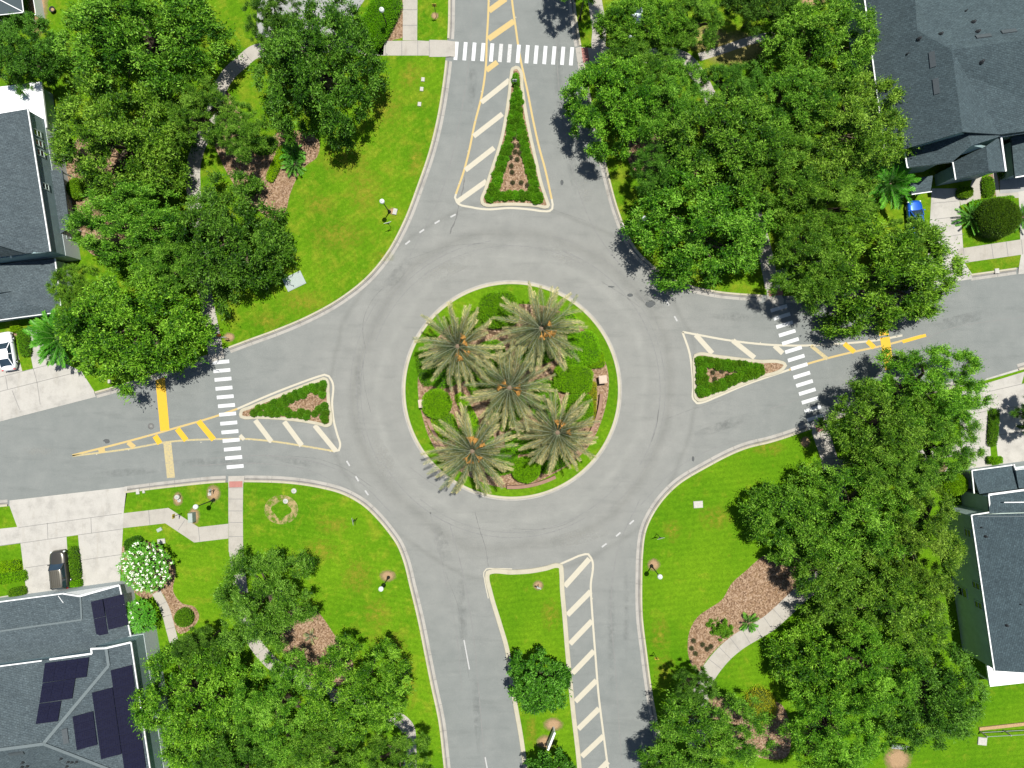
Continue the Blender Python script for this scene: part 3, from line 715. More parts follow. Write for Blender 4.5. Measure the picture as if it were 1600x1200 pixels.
for k, (x, y, rx, ry, rot, mt) in enumerate([(330,722,105,8,-.06,'stain'),(200,738,80,6,-.1,'stain'),(470,722,60,6,.2,'stain'),(722,960,7,110,-.08,'stain'),(745,1110,6,90,-.08,'stain'),(690,850,10,50,-.4,'stain'),(738,130,7,80,.1,'stain'),(872,110,8,90,-.06,'stain'),(895,265,8,50,-.2,'stain'),
    (955,990,8,110,0,'stain'),(978,960,6,90,.02,'stain'),(1130,665,70,7,-.35,'stain'),(1150,495,70,7,.1,'stain'),(560,600,8,70,0,'stain'),(620,430,9,60,.7,'stain'),(1015,470,60,8,.6,'stain'),(60,705,34,9,-.1,'pale_wear'),(915,300,10,30,-.3,'pale_wear'),(1500,500,90,8,-.26,'stain'),
    (700,420,70,12,-.45,'pale_wear'),(900,840,80,12,-.3,'pale_wear'),(880,400,60,10,.5,'pale_wear'),(600,720,14,60,-.5,'pale_wear')]):
    pts = [(*g2(x + rx * math.cos(t) * math.cos(rot) - ry * math.sin(t) * math.sin(rot), y + rx * math.cos(t) * math.sin(rot) + ry * math.sin(t) * math.cos(rot)), .0012 + .00006 * k) for t in [2 * PI * q / 24 for q in range(24)]]
    m = MB(); m.poly(pts); marking('tyre_wear', m, M[mt])
spot(1150, 78, 52, 26, 'dry_grass', 3); spot(1105, 60, 30, 22, 'dry_grass', 4)

spot(1402, 1186, 19, 20, 'bare', 5)

def arc_px(r, a0, a1, n=14, wob=0): return [(799.5 + (r + wob * math.sin(k)) * math.cos(math.radians(a0 + (a1 - a0) * k / n)), 610 + (r + wob * math.sin(k)) * math.sin(math.radians(a0 + (a1 - a0) * k / n))) for k in range(n + 1)]
for k, (r, a0, a1, w) in enumerate([(236, 150, 262, .12), (242, 160, 250, .09), (226, 200, 300, .10), (232, -70, 30, .12), (240, -40, 50, .08), (222, 40, 130, .10), (230, 60, 150, .12), (252, 170, 215, .08), (250, 285, 340, .1)]): crack(arc_px(r, a0, a1), w, 30 + k, .2, 'tyre_line')
for k, (pts, w) in enumerate([([(330,716),(420,712),(500,724),(560,752),(610,800)], .14), ([(300,728),(400,724),(480,734),(545,764)], .12), ([(703,820),(722,890),(738,980),(748,1080),(758,1200)], .13), ([(672,800),(690,880),(712,980),(722,1080)], .1), ([(738,0),(733,90),(718,190),(690,300),(640,400)], .12), ([(868,0),(872,120),(890,250),(930,360),(990,440)], .12),
    ([(972,1200),(962,1050),(955,930),(968,850),(1000,780)], .12), ([(1250,690),(1150,690),(1060,730),(1000,790)], .1), ([(1600,495),(1480,515),(1340,590),(1200,640)], .1)]): crack(pts, w, 60 + k, .2, 'tyre_line')
# ================================================================== houses
def plane_of(a, b, c):
    a, b, c = (W(*q) for q in (a, b, c)); n = (b - a).cross(c - a).normalized()
    if n.z < 0: n = -n
    return a, n
def on_plane(px, py, pl, off=0.0):
    a, n = pl; a = a + n * off
    o = Vector((0, 0, H)); d = W(px, py, 0) - o
    return o + d * ((a - o).dot(n) / d.dot(n))
class House:
    def __init__(s, label, shingle, px, name='house', cat='house'):
        p = W(px[0], px[1], 0); s.o = Vector((p.x, p.y, .12)); s.sh = shingle
        s.root = thing(name, label, cat, s.o)
        s.k = 0.0
    def part(s, name, mb, mats, parent=None, label=None):
        o = mb.build(name, mats, parent or s.root, s.o)
        if label: o['label'] = label
        return o
    def roof(s, polys, th=.2, name='roof', mat=None):
        m = MB()
        for pl in polys:
            pts = [q if isinstance(q, Vector) else W(*q) for q in pl]; n = len(pts)
            if area(pts) < 0: pts.reverse()
            m.poly(pts)
            lo = [p - Vector((0, 0, th)) for p in pts]; m.add(pts + lo, [(i, n + i, n + (i + 1) % n, (i + 1) % n) for i in range(n)], 0)
            m.add(list(reversed(lo)), [tuple(range(n))], 0)
        return s.part(name, m, mat or s.sh)
    def walls(s, eave, z1, mat, z0=.0, inset=.12, name='wall', top=.12):
        P_ = [W(a, b, z1).to_2d() for a, b in eave]
        if area(P_) < 0: P_.reverse()
        Q_ = normals(P_, True, 1); P_ = [p + q * inset for p, q in zip(P_, Q_)]
        m = MB(); m.prism([(p.x, p.y) for p in P_], z0, z1 - top); s.part(name, m, mat); return P_
    def gutter(s, pts, w=.13, drop=.02, mat='white'):
        for i in range(len(pts) - 1):
            s.k += .003
            a, b = (q if isinstance(q, Vector) else W(*q) for q in pts[i:i + 2]); m = MB(); u = Vector((0, 0, drop + s.k))
            m.bar(a - u + Vector((0, 0, .06)), b - u + Vector((0, 0, .06)), w, .14); s.part('gutter', m, M[mat])
    def ridge(s, pts, mat, w=.26):
        m = MB()
        for i in range(len(pts) - 1):
            a, b = (q if isinstance(q, Vector) else W(*q) for q in pts[i:i + 2]); s.k += .002
            m.bar(a + Vector((0, 0, .012 + s.k)), b + Vector((0, 0, .012 + s.k)), w, .03)
        s.part('ridge_cap', m, mat)
    def window(s, A, B, t, zc, w, h, out=1):
        d = (B - A).normalized(); n = Vector((d.y, -d.x)) * out; p = A.lerp(B, t); a = math.atan2(d.y, d.x); m = MB()
        for dx, dz, ww, hh in ((0, h / 2, w + .2, .12), (0, -h / 2, w + .2, .12), (-w / 2, 0, .12, h - .12), (w / 2, 0, .12, h - .12), (0, 0, w - .12, .05)):
            q = p + d * dx + n * .03; m.box((q.x, q.y, zc + dz), (ww, .1, hh), a)
        f = s.part('window', m, M['pale_frame'])
        g = MB(); q = p + n * .012; g.box((q.x, q.y, zc), (w - .1, .03, h - .1), a); s.part('pane', g, M['window_glass'], f)
    def panel(s, quad, pl):
        up = [on_plane(x, y, pl, .15) for x, y in quad]
        if area(up) < 0: up.reverse()
        c = sum(up, Vector()) / 4; d = (up[1] - up[0]).normalized(); n = pl[1]; e = n.cross(d)
        gl = [c + (p - c) * .985 for p in up]
        lo = [p - n * .05 for p in gl]
        R = Matrix((d, e, n)).transposed().to_4x4(); R.translation = c
        Ri = R.inverted(); m = MB()
        m.add([Ri @ p for p in gl], [(0, 1, 2, 3)], 0)
        m.add([Ri @ p for p in gl + lo], [(4, 5, 1, 0), (5, 6, 2, 1), (6, 7, 3, 2), (7, 4, 0, 3), (7, 6, 5, 4)], 1)
        o = m.build('solar_panel', [M['solar'], M['frame']], s.root)
        o.matrix_local = Matrix.Translation(-s.o) @ R
        return o
    def panels(s, A, B, D, n, pl, across=1):
        """A,B: top corners, D: vector down the column in pixels, n rows x across columns"""
        for i in range(n):
            for j in range(across):
                def pt(u, v): return (A[0] + (B[0] - A[0]) * u / across + D[0] * v / n, A[1] + (B[1] - A[1]) * u / across + D[1] * v / n)
                s.panel([pt(j, i), pt(j + 1, i), pt(j + 1, i + 1), pt(j, i + 1)], pl)
    def pipe(s, px, py, pl, r=.09, h=.35):
        p = on_plane(px, py, pl); m = MB(); m.lathe((p.x, p.y, p.z - .1), [(r * 2.0, 0), (r * 2.0, .14), (r, .2), (r, h + .1)], 10); s.part('vent_pipe', m, M['vent'])
    def boxvent(s, px, py, pl, w, l, rz, h=.12, mat='vent_grey'):
        p = on_plane(px, py, pl); d = on_plane(px + l * math.cos(rz), py - l * math.sin(rz), pl) - p; m = MB()
        d.normalize(); n = pl[1]; m.bar(p - d * l * .037 + n * (h / 2), p + d * l * .037 + n * (h / 2), w, h, up=n); s.part('roof_vent', m, M[mat])
M['pale_frame'] = plain('window_frame', (.34, .42, .38), .5, .05)
M['sh_a'] = shingle_mat('shingle_slate', (.056, .075, .084), .137)
M['sh_b'] = shingle_mat('shingle_dark', (.043, .064, .072), .16)
M['sh_c'] = shingle_mat('shingle_teal', (.056, .09, .094), -.16 + PI / 2)
M['sh_d'] = shingle_mat('shingle_right', (.040, .062, .072), PI / 2 + .15)
M['cap'] = plain('ridge_shingle', (.10, .122, .126), .85, .12, 8)

# ---- south-west house with the solar panels
h = House('grey hip roofed house carrying black solar panels, behind the dark car', M['sh_a'], (110, 1050))
RW, P_ = (-90, 1183, 10.8), (68, 1162, 10.8)
pn = plane_of((-90, 1053, 5.8), (144, 1021, 5.8), P_); pe = plane_of((205, 1003, 5.8), (239, 1228, 5.8), P_)
RWv = on_plane(-90, 1183, pn); J = on_plane(170, 1040, pe); Jn = on_plane(170, 1040, pn); GP = on_plane(166, 1012, pe)
Nf = [(-90, 1053, 5.8), (144, 1021, 5.8), Jn, P_, RWv]
Ef = [GP, (205, 1003, 5.8), (239, 1228, 5.8), P_, J]
h.roof([Nf, [(143, 1013, 5.8), GP, J, (144, 1021, 5.8)], Ef, [P_, (239, 1228, 5.8), (-90, 1275, 5.8), RWv]])
h.roof([[(-60, 948, 2.9), (100, 927, 2.9), (128, 968, 4.6), (28, 982, 4.6), (-60, 995, 4.6)],
        [(100, 927, 2.9), (126, 931, 4.2), (128, 968, 4.6)],
        [(126, 931, 4.2), (187, 914, 2.9), (207, 1003, 2.9), (152, 1012, 4.6), (128, 968, 4.6)],
        [(-60, 995, 4.6), (28, 982, 4.6), (128, 968, 4.6), (152, 1012, 4.6), (145, 1023, 4.1), (-60, 1052, 4.1)]])
h.walls([(-90, 1053), (144, 1021), (143, 1013), (205, 1003), (239, 1228), (-90, 1275)], 5.8, M['siding'], 3.0, name='upper_wall')
h.walls([(-90, 1053), (144, 1021), (143, 1013), (205, 1003), (239, 1228), (-90, 1275)], 3.1, M['pale_wall'], 0, inset=-1.0, name='lower_wall', top=.1) if False else h.walls([(-90, 1053), (144, 1021), (143, 1013), (205, 1003), (239, 1228), (-90, 1275)], 5.8, M['pale_wall'], 0, inset=.08, name='lower_wall', top=2.8)
h.walls([(-60, 948), (187, 914), (205, 1003), (143, 1018), (-60, 1050)], 2.9, M['pale_wall'], 0, name='garage_wall')
m = MB(); a, b, c = W(101, 926, 2.75), W(126, 929.5, 4.1), W(186, 913, 2.75)
m.add([a, b, c] + [p + Vector((0, -.12, 0)) for p in (a, b, c)], [(0, 2, 1), (3, 4, 5), (0, 1, 4, 3), (1, 2, 5, 4)]); h.part('gable_end', m, M['white'])
m = MB(); a, b, c = W(144, 1012.5, 5.65), W(166, 1011, 7.0), W(204, 1002.5, 5.65)
m.add([a, b, c] + [p + Vector((0, -.12, 0)) for p in (a, b, c)], [(0, 2, 1), (3, 4, 5), (0, 1, 4, 3), (1, 2, 5, 4)]); h.part('gable_end', m, M['white'])
h.gutter([(-60, 948, 2.9), (100, 927, 2.9)]); h.gutter([(187, 914, 2.9), (207, 1003, 2.9)]); h.gutter([(-90, 1053, 5.8), (5, 1040, 5.8), (66, 1032, 5.8)]); h.gutter([(78, 1030, 5.8), (144, 1021, 5.8), (143, 1013, 5.8)], .2); h.gutter([(205, 1003, 5.8), (223, 1123, 5.8), (239, 1228, 5.8)])
h.gutter([(143, 1013, 5.8), GP, (205, 1003, 5.8)], .2, -.08); h.gutter([(100, 927, 2.9), (126, 931, 4.2), (187, 914, 2.9)], .18, -.08)
h.ridge([GP, J, P_, RWv], M['cap'], .34); h.ridge([P_, (239, 1228, 5.8)], M['cap'], .34)
h.ridge([(-60, 995, 4.6), (28, 982, 4.6), (128, 968, 4.6), (126, 931, 4.2)], M['cap'], .2)
pg = plane_of((187, 914, 2.9), (207, 1003, 2.9), (128, 968, 4.6))
ps = plane_of(P_, (239, 1228, 5.8), (-90, 1275, 5.8))
h.panels((70, 1036), (139, 1026.7), (-4, 31), 1, pn, 4); h.panels((66.2, 1067.5), (117.5, 1060), (-5, 31.5), 1, pn, 3); h.panels((61, 1099.6), (95.5, 1095), (-5.4, 32), 1, pn, 2)
h.panels((172.5, 1047.5), (206, 1039), (22.2, 161), 11, pe); h.panels((143.3, 1082.5), (175.8, 1074), (14.4, 104.2), 7, pe); h.panels((113, 1120), (145.4, 1111.3), (6.7, 52.5), 4, pe)
h.panels((141.7, 940), (160, 935.8), (9, 54.5), 2, pg); h.panels((161, 935.8), (193, 928), (8.3, 48.5), 3, pg)
h.boxvent(102, 1150, pe, .5, 22, -1.43); h.boxvent(26, 1177, ps, .35, 22, .13)
for x, y in ((36, 1191), (35, 1198), (43, 1197), (96, 1185), (107, 1190), (113, 1190.5), (120, 1190), (105, 1197)): h.pipe(x, y, ps, .08, .3)
m = MB(); a = on_plane(91, 931, plane_of((-60, 948, 2.9), (100, 927, 2.9), (28, 982, 4.6)), .03); b = on_plane(99, 942, plane_of((-60, 948, 2.9), (100, 927, 2.9), (28, 982, 4.6)), .03); m.bar(a, b, .06, .06); h.part('flashing', m, M['white'])
m = MB(); m.prism([W(x, y, 2.6).to_2d() for x, y in ((229, 1120), (247, 1112), (262, 1225), (245, 1235))], 2.4, [2.5, 2.5, 2.5, 2.5]); h.part('porch_roof', m, h.sh)
for x, y in ((246, 1114), (260, 1222)):
    p = W(x, y, 2.5); q = Vector((p.x - .1, p.y, 0)); m = MB(); m.box((q.x, q.y, 1.25), (.14, .14, 2.4)); h.part('porch_post', m, M['white'])

# ---- west house
h = House('blue grey two storey house with white flat porch behind it, by the white car', M['sh_a'], (60, 300))
EA, EB = (44, 170, 5.8), (79.5, 393, 5.8)
R1, R2 = (-75, 190, 9.7), (-42, 372, 9.7)
h.roof([[EA, EB, (40, 396, 6.9), (27, 373, 7.5), R2, R1], [R1, R2, (-150, 420, 6.5), (-190, 205, 6.0)], [(27, 373, 7.5), (40, 396, 6.9), (18, 398, 5.9), (-60, 408, 5.9), R2]])
h.walls([(44, 170), (79.5, 393), (-150, 427), (-190, 203)], 5.8, M['siding'], 3.0, name='upper_wall')
fw = h.walls([(44, 170), (79.5, 393), (-150, 427), (-190, 203)], 5.8, M['pale_wall'], 0, inset=.08, name='lower_wall', top=2.8)
h.gutter([EA, EB]); h.gutter([(-60, 410, 5.9), (17, 398, 5.9), (18, 403, 5.6)], .12)
A, B = (W(*EA).to_2d(), W(*EB).to_2d()); nn = (B - A).normalized(); off = Vector((nn.y, -nn.x)) * (-1 if Vector((nn.y, -nn.x)).x > 0 else 1) * .12
A, B = A + off, B + off; so = 1 if Vector(((B - A).y, -(B - A).x)).x > 0 else -1
for t in (.145, .215, .285): h.window(A, B, t, 4.7, .75, 1.25, so)
h.window(A, B, .525, 4.75, .7, 1.1, so)
for t in (.6, .83): h.window(A, B, t, 1.5, 1.0, 1.5, so)
m = MB()
q = [W(77, 266, 3.35), W(97, 266, 2.75), W(109, 356, 2.75), W(93, 366, 3.35)]
m.poly(q); lo = [p - Vector((0, 0, .16)) for p in q]
m.add(q + lo, [(0, 1, 5, 4), (1, 2, 6, 5), (2, 3, 7, 6), (3, 0, 4, 7), (7, 6, 5, 4)]); h.part('porch_roof', m, h.sh)
for x, y in ((97, 268), (108, 354)):
    p = W(x, y, 2.7); m = MB(); m.box((p.x - .15, p.y, 1.3), (.15, .15, 2.6)); h.part('porch_post', m, M['white'])
m = MB(); m.prism([W(x, y, 3.0).to_2d() for x, y in ((-60, 143), (64.5, 127.5), (73, 199), (40, 204), (-60, 215))], 2.75, 3.0); h.part('flat_roof', m, M['white_roof'])
m = MB(); m.prism([W(x, y, 2.7).to_2d() for x, y in ((-50, 148), (60, 133), (68, 190), (-50, 205))], .0, 2.72); h.part('sunroom_wall', m, M['siding'])
m = MB(); a, b, c = W(18, 403, 5.5), W(52, 396, 6.6), W(80, 394, 5.6)
m.add([a, b, c] + [p + Vector((0, .15, 0)) for p in (a, b, c)], [(0, 1, 2), (3, 5, 4), (0, 3, 4, 1), (1, 4, 5, 2)]); h.part('gable_end', m, M['siding'])
GR = [[(-60, 417, 4.7), (40, 408, 4.7), (87, 405, 3.0), (96, 480, 3.0), (92, 487, 3.0), (5, 499, 3.2), (-60, 508, 3.2)]]
GR = [[(-60, 420, 4.3), (86, 404, 3.3), (96, 479, 3.0), (93, 487, 2.9), (48, 477, 3.5)], [(-60, 420, 4.3), (48, 477, 3.5), (93, 487, 2.9), (5, 499, 2.9), (-60, 508, 2.9)]]
h.roof(GR); h.gutter([(86.5, 404, 3.3), (96, 479, 3.0)])
h.walls([(-60, 420), (87, 405), (96, 484), (-60, 506)], 3.0, M['pale_wall'], 0, name='garage_wall', inset=.12)
h.gutter([(92, 488, 2.9), (5, 499.5, 2.9), (-60, 509, 2.9)], .1)
pg = plane_of((-60, 420, 4.3), (86, 404, 3.3), (48, 477, 3.5))
m = MB(); p = on_plane(6, 457, pg, .1); m.add([p + Vector(v) for v in ((-1.6, -.25, .35), (.9, .15, 0), (-1.6, .5, -.1), (-1.6, -.3, -.2))], [(0, 3, 1), (0, 1, 2), (0, 2, 3), (1, 3, 2)]); h.part('dormer', m, h.sh)

# ---- north-east house
h = House('big dark grey house with stepped front gables by the blue car', M['sh_b'], (1480, 130))
K = (1487, 78, 11.0); K2 = (1433, 47, 8.6); A1, A2 = (1349, -10, 5.8), (1382.5, 242, 5.8); RA = (1504, 206, 11.0)
pw = plane_of(A1, A2, K); Kv = W(*K); E0 = (1700, 48, 11.0)
RAv, K2v = on_plane(1504, 206, pw), on_plane(1433, 47, pw); NWv, NW2 = on_plane(1430, 0, pw), on_plane(1424, -60, pw)
t_ = (Kv - W(*E0)).cross(K2v - Kv).normalized(); pN = (Kv, t_ if t_.z > 0 else -t_)
h.roof([[(1343, -60, 5.8), A1, A2, RAv, Kv, K2v, NWv, NW2]])
h.roof([[Kv, E0, on_plane(1700, -70, pN), on_plane(1424, -60, pN), on_plane(1430, 0, pN), K2v], [Kv, RAv, (1562, 210, 6.6), (1510, 117, 9.5)], [Kv, (1510, 117, 9.5), (1562, 210, 6.6), (1563, 213, 6.0), (1700, 193, 6.0), E0]])
h.roof([[(1413, 238, 5.4), (1417, 262, 5.4), (1488, 253, 8.2), (1517, 228, 9.2), (1513, 207, 9.2)], [(1513, 207, 9.2), (1517, 228, 9.2), (1563, 213, 6.2), (1562, 208, 6.3)]])
h.roof([[(1488, 253, 4.4), (1492.5, 281, 4.4), (1545, 268, 6.8), (1541, 228, 6.9)], [(1541, 228, 6.9), (1545, 268, 6.8), (1570, 268, 5.0), (1563, 213, 5.3)]])
h.gutter([A1, A2, (1396, 239.5, 5.8)], .14); h.gutter([(1413, 238, 5.4), (1417, 262, 5.4), (1487, 253, 5.4)], .14); h.gutter([(1488, 253, 4.4), (1492.5, 281, 4.4)], .14); h.gutter([(1571, 268, 5.0), (1563.5, 213, 5.6), (1700, 192, 6.0)], .2)
h.walls([(1343, -60), (1382.5, 242), (1413, 238), (1417, 262), (1487, 253), (1563, 213), (1700, 192), (1690, -70)], 5.4, M['siding'], 0, name='wall', inset=.5)
h.walls([(1488, 253), (1492.5, 281), (1570, 268), (1563, 213)], 4.4, M['siding'], 0, name='garage_wall', inset=.45)
def gable(hh, a, b, c, mat, th=.3):
    a, b, c = W(*a), W(*b), W(*c); m = MB(); k = Vector((0, th, 0))
    m.add([a, b, c, a + k, b + k, c + k], [(0, 2, 1), (3, 4, 5), (0, 1, 4, 3), (1, 2, 5, 4), (2, 0, 3, 5)]); hh.part('gable_end', m, mat)
gable(h, (1396, 239, 5.5), (1503, 206.5, 10.8), (1513, 214, 6.0), M['siding']); gable(h, (1440, 258, 5.3), (1517, 227, 9.0), (1540, 232, 5.5), M['siding']); gable(h, (1493, 280.5, 4.2), (1545, 267.5, 6.6), (1569, 267.5, 4.7), M['siding'])
m = MB(); m.prism([W(x, y, 2.9).to_2d() for x, y in ((1420, 281), (1456, 275), (1455, 299), (1424, 303))], 2.6, [3.1, 3.1, 2.8, 2.8]); h.part('porch_roof', m, h.sh); h.gutter([(1424, 304, 2.8), (1455.5, 299.5, 2.8)], .1)
for x, y in ((1426, 301), (1453, 297)):
    p = W(x, y, 2.7); m = MB(); m.box((p.x, p.y + .15, 1.35), (.16, .16, 2.6)); h.part('porch_post', m, M['white'])
pnn = pN; pss = plane_of(K, (1700, 48, 11.0), (1700, 193, 6.0))
for x, y, p, r in ((1436, 61, pw, .12), (1417, 85, pw, .06), (1469.5, 53.5, pnn, .12), (1520.5, 35, pnn, .13), (1527.5, 50, pnn, .13), (1508.5, 17.5, pnn, .06), (1533.5, 97, pss, .13)): h.pipe(x, y, p, r, .4)
h.boxvent(1457, 93, pw, .55, 23, -1.46, .1); h.boxvent(1463, 135, pw, .55, 23, -1.46, .1); h.boxvent(1536, 57, pnn, .5, 22, .13, .12); h.boxvent(1576, 49.5, pnn, .5, 22, .13, .12)

h = House('neighbouring grey roof corner past the shaded court, beside the stepped gables', M['sh_b'], (1610, 245))
h.roof([[(1580, 214, 3.0), (1660, 203, 4.6), (1668, 262, 4.6), (1586, 277, 3.0)]]); h.walls([(1580, 214), (1660, 203), (1668, 262), (1586, 277)], 3.0, M['siding'], 0, inset=.4); h.gutter([(1586, 277.5, 3.0), (1640, 268, 4.1)], .14)

# ---- east house
h = House('dark grey roofed house with green grey side wall and white flat porch roof', M['sh_d'], (1560, 900))
h.roof([[(1517, 805, 5.8), (1553, 1048, 5.8), (1735, 1060, 10.6), (1700, 800, 10.6)], [(1700, 800, 10.6), (1735, 1060, 10.6), (1900, 1010, 6), (1870, 770, 6)]])
h.roof([[(1544, 773, 5.6), (1700, 752, 5.6), (1702, 798, 8.2), (1546.5, 802, 5.9)]])
h.gutter([(1547, 800, 5.7), (1517, 805, 5.8), (1553, 1048, 5.8)], .14); h.gutter([(1547, 800, 5.75), (1544, 773, 5.6)], .14); h.gutter([(1544, 773, 5.6), (1700, 752, 5.6)], .24)
m = MB(); pn = plane_of((1544, 773, 5.6), (1700, 752, 5.6), (1702, 798, 8.2)); m.bar(on_plane(1569, 785, pn, .03), on_plane(1650, 784, pn, .03), .1, .05); h.part('flashing', m, M['white'])
pw = plane_of((1517, 805, 5.8), (1553, 1048, 5.8), (1700, 800, 10.6))
m = MB(); m.bar(on_plane(1527, 807, pw, .03), on_plane(1650, 806.5, pw, .03), .08, .05); h.part('flashing', m, M['cap'])
fw = h.walls([(1517, 805), (1553, 1048), (1900, 1010), (1870, 770)], 5.8, M['siding_green'], 0, name='wall', inset=.12)
h.walls([(1544, 773), (1700, 752), (1702, 812), (1547, 812)], 5.6, M['siding_green'], 0, name='wall', inset=.4)
A, B = W(1517, 805, 5.8).to_2d(), W(1553, 1048, 5.8).to_2d(); dn = (B - A).normalized(); nx = Vector((-dn.y, dn.x)); nx = nx if nx.x > 0 else -nx; A, B = A + nx * .12, B + nx * .12
so = 1 if Vector((dn.y, -dn.x)).x < 0 else -1
for t, z, w, hh in ((.13, 4.6, .9, 1.1), (.47, 4.7, .8, 1.3), (.60, 4.6, .8, 1.3), (.30, 2.0, 1.1, 1.6), (.56, 1.9, 1.1, 1.6)): h.window(A, B, t, z, w, hh, so)
m = MB(); m.prism([W(x, y, 3.2).to_2d() for x, y in ((1541, 1033), (1700, 1024), (1700, 1056), (1547, 1073))], 2.95, 3.2); h.part('flat_roof', m, M['white_roof'])
for x, y in ((1549, 1069), (1640, 1060)):
    p = W(x, y, 3.0); m = MB(); m.box((p.x + .2, p.y + .15, 1.5), (.15, .15, 2.95)); h.part('porch_post', m, M['white'])
h.roof([[(1518, 735, 2.9), (1583.5, 726, 2.9), (1590, 764, 4.0), (1531, 773, 4.0)], ]); h.walls([(1518, 735), (1640, 718), (1645, 765), (1530, 773)], 2.9, M['pale_wall'], 0, name='garage_wall', inset=.35)
h.roof([[(1587, 735, 3.6), (1660, 724, 3.6), (1665, 760, 4.2), (1592, 763, 4.2)]])
h.gutter([(1585, 726, 2.9), (1518, 735, 2.9), (1521.5, 771, 3.3)], .13); h.gutter([(1583.5, 726, 3.0), (1587, 735, 3.5), (1660, 724.5, 3.6)], .16)
for x, y, r in ((1540, 838, .09), (1533, 824, .05), (1573, 977, .09), (1594, 944, .05)): h.pipe(x, y, pw, r, .3)

# ---- pool enclosure in the top left corner
r0 = W(20, 5, 0); o = thing('screen_enclosure', 'dark screened pool cage with pale frame bars, top left corner', 'pool cage', (r0.x, r0.y, .12)); org = o.location
q = [(-60, 30), (37, 20), (31, -70), (-60, -70)]
m = MB(); m.prism([W(x, y, 2.6).to_2d() for x, y in q], 2.55, 2.58); m.build('screen', plain('cage_screen', (.035, .05, .055), .7), o, org)
m = MB()
for a, b in (((2, 1), (37, 19)), ((37, 19), (32, -20)), ((37, 19.5), (-60, 30)), ((2, 1), (-20, -10))): m.bar(W(*a, 2.62), W(*b, 2.62), .09, .07)
for x, y in ((36, 19), (-10, 24)):
    p = W(x, y, 2.6); m.box((p.x, p.y, 1.35), (.1, .1, 2.5))
m.build('frame', M['white'], o, org)
# fences
def fence(label, pts, hgt, mat, name='fence', cat='fence', th=.08, rails=False):
    a = g2(*pts[0]); o = thing(name, label, cat, (a[0], a[1], .12)); org = Vector((a[0], a[1], 0))
    for i in range(len(pts) - 1):
        A, B = Vector((*g2(*pts[i]), 0)), Vector((*g2(*pts[i + 1]), 0)); n = max(1, int((B - A).length / 2.4))
        if rails:
            for zz in (.3, hgt): m = MB(); u = Vector((0, 0, zz + .1)); m.bar(A + u, B + u, .05, .05); m.build('rail', mat, o, org + Vector((0, 0, .12)))
        else:
            m = MB(); u = Vector((0, 0, hgt / 2 + .06)); m.bar(A + u, B + u, th, hgt - .1); m.build('fence_panel', mat, o, org + Vector((0, 0, .12)))
        for k in range(n + 1):
            p = A.lerp(B, k / n); m = MB(); m.box((p.x, p.y, hgt / 2 + .12), (.14, .14, hgt + .1)); m.build('post', mat, o, org + Vector((0, 0, .12)))
fence('white vinyl fence running down from the top edge beside the pool cage', [(62, -60), (66, 0), (72, 36)], 1.8, M['white'])
fence('thin grey railing fence across the lawn, bottom right below the white porch', [(1530, 1142), (1640, 1136)], 1.3, M['galv'], rails=True)
m = MB(); m.prism([g2(x, y) for x, y in ((1528, 1135), (1600, 1127), (1640, 1124), (1640, 1129), (1600, 1132), (1528, 1140))], .1, .3); tag(m.build('garden_edging', M['soil']), 'low brown garden edging above the grey railing fence', 'edging')
# ================================================================== plants
def nrm(a): return a / np.maximum(np.linalg.norm(a, axis=1, keepdims=True), 1e-9)
def leaf_mesh(name, base, d, up, ln, wd, var, mats, core=None, mid=.45, mi=None):
    """one kite-shaped quad per leaf, built from arrays"""
    n = len(base); side = nrm(np.cross(d, up)) * (wd[:, None] / 2)
    V = np.empty((n, 4, 3), np.float32)
    V[:, 0] = base; V[:, 1] = base + d * (ln * mid)[:, None] + side; V[:, 2] = base + d * ln[:, None]; V[:, 3] = base + d * (ln * mid)[:, None] - side
    V = V.reshape(-1, 3); nv = n * 4; cv = np.zeros((0, 3), np.float32); cf = []
    if core: cv = np.array(core[0], np.float32); cf = core[1]
    me = bpy.data.meshes.new(name)
    me.vertices.add(nv + len(cv)); me.vertices.foreach_set('co', np.concatenate([V, cv]).astype(np.float32).ravel())
    li = list(range(nv)); ls = list(range(0, nv, 4)); 
    for f in cf:
        ls.append(len(li)); li += [nv + i for i in f]
    me.loops.add(len(li)); me.loops.foreach_set('vertex_index', np.array(li, np.int32))
    me.polygons.add(n + len(cf)); me.polygons.foreach_set('loop_start', np.array(ls, np.int32))
    mm = np.zeros(n + len(cf), np.int32)
    if mi is not None: mm[:n] = mi
    if len(cf): mm[n:] = len(mats) - 1
    for m in mats: me.materials.append(m)
    me.polygons.foreach_set('material_index', mm)
    at = me.attributes.new('v', 'FLOAT', 'FACE'); vv = np.zeros(n + len(cf), np.float32); vv[:n] = np.clip(var, 0, 1); at.data.foreach_set('value', vv)
    me.update(calc_edges=True); me.validate()
    return me
def rdir(r, n): return nrm(r.normal(size=(n, 3)))

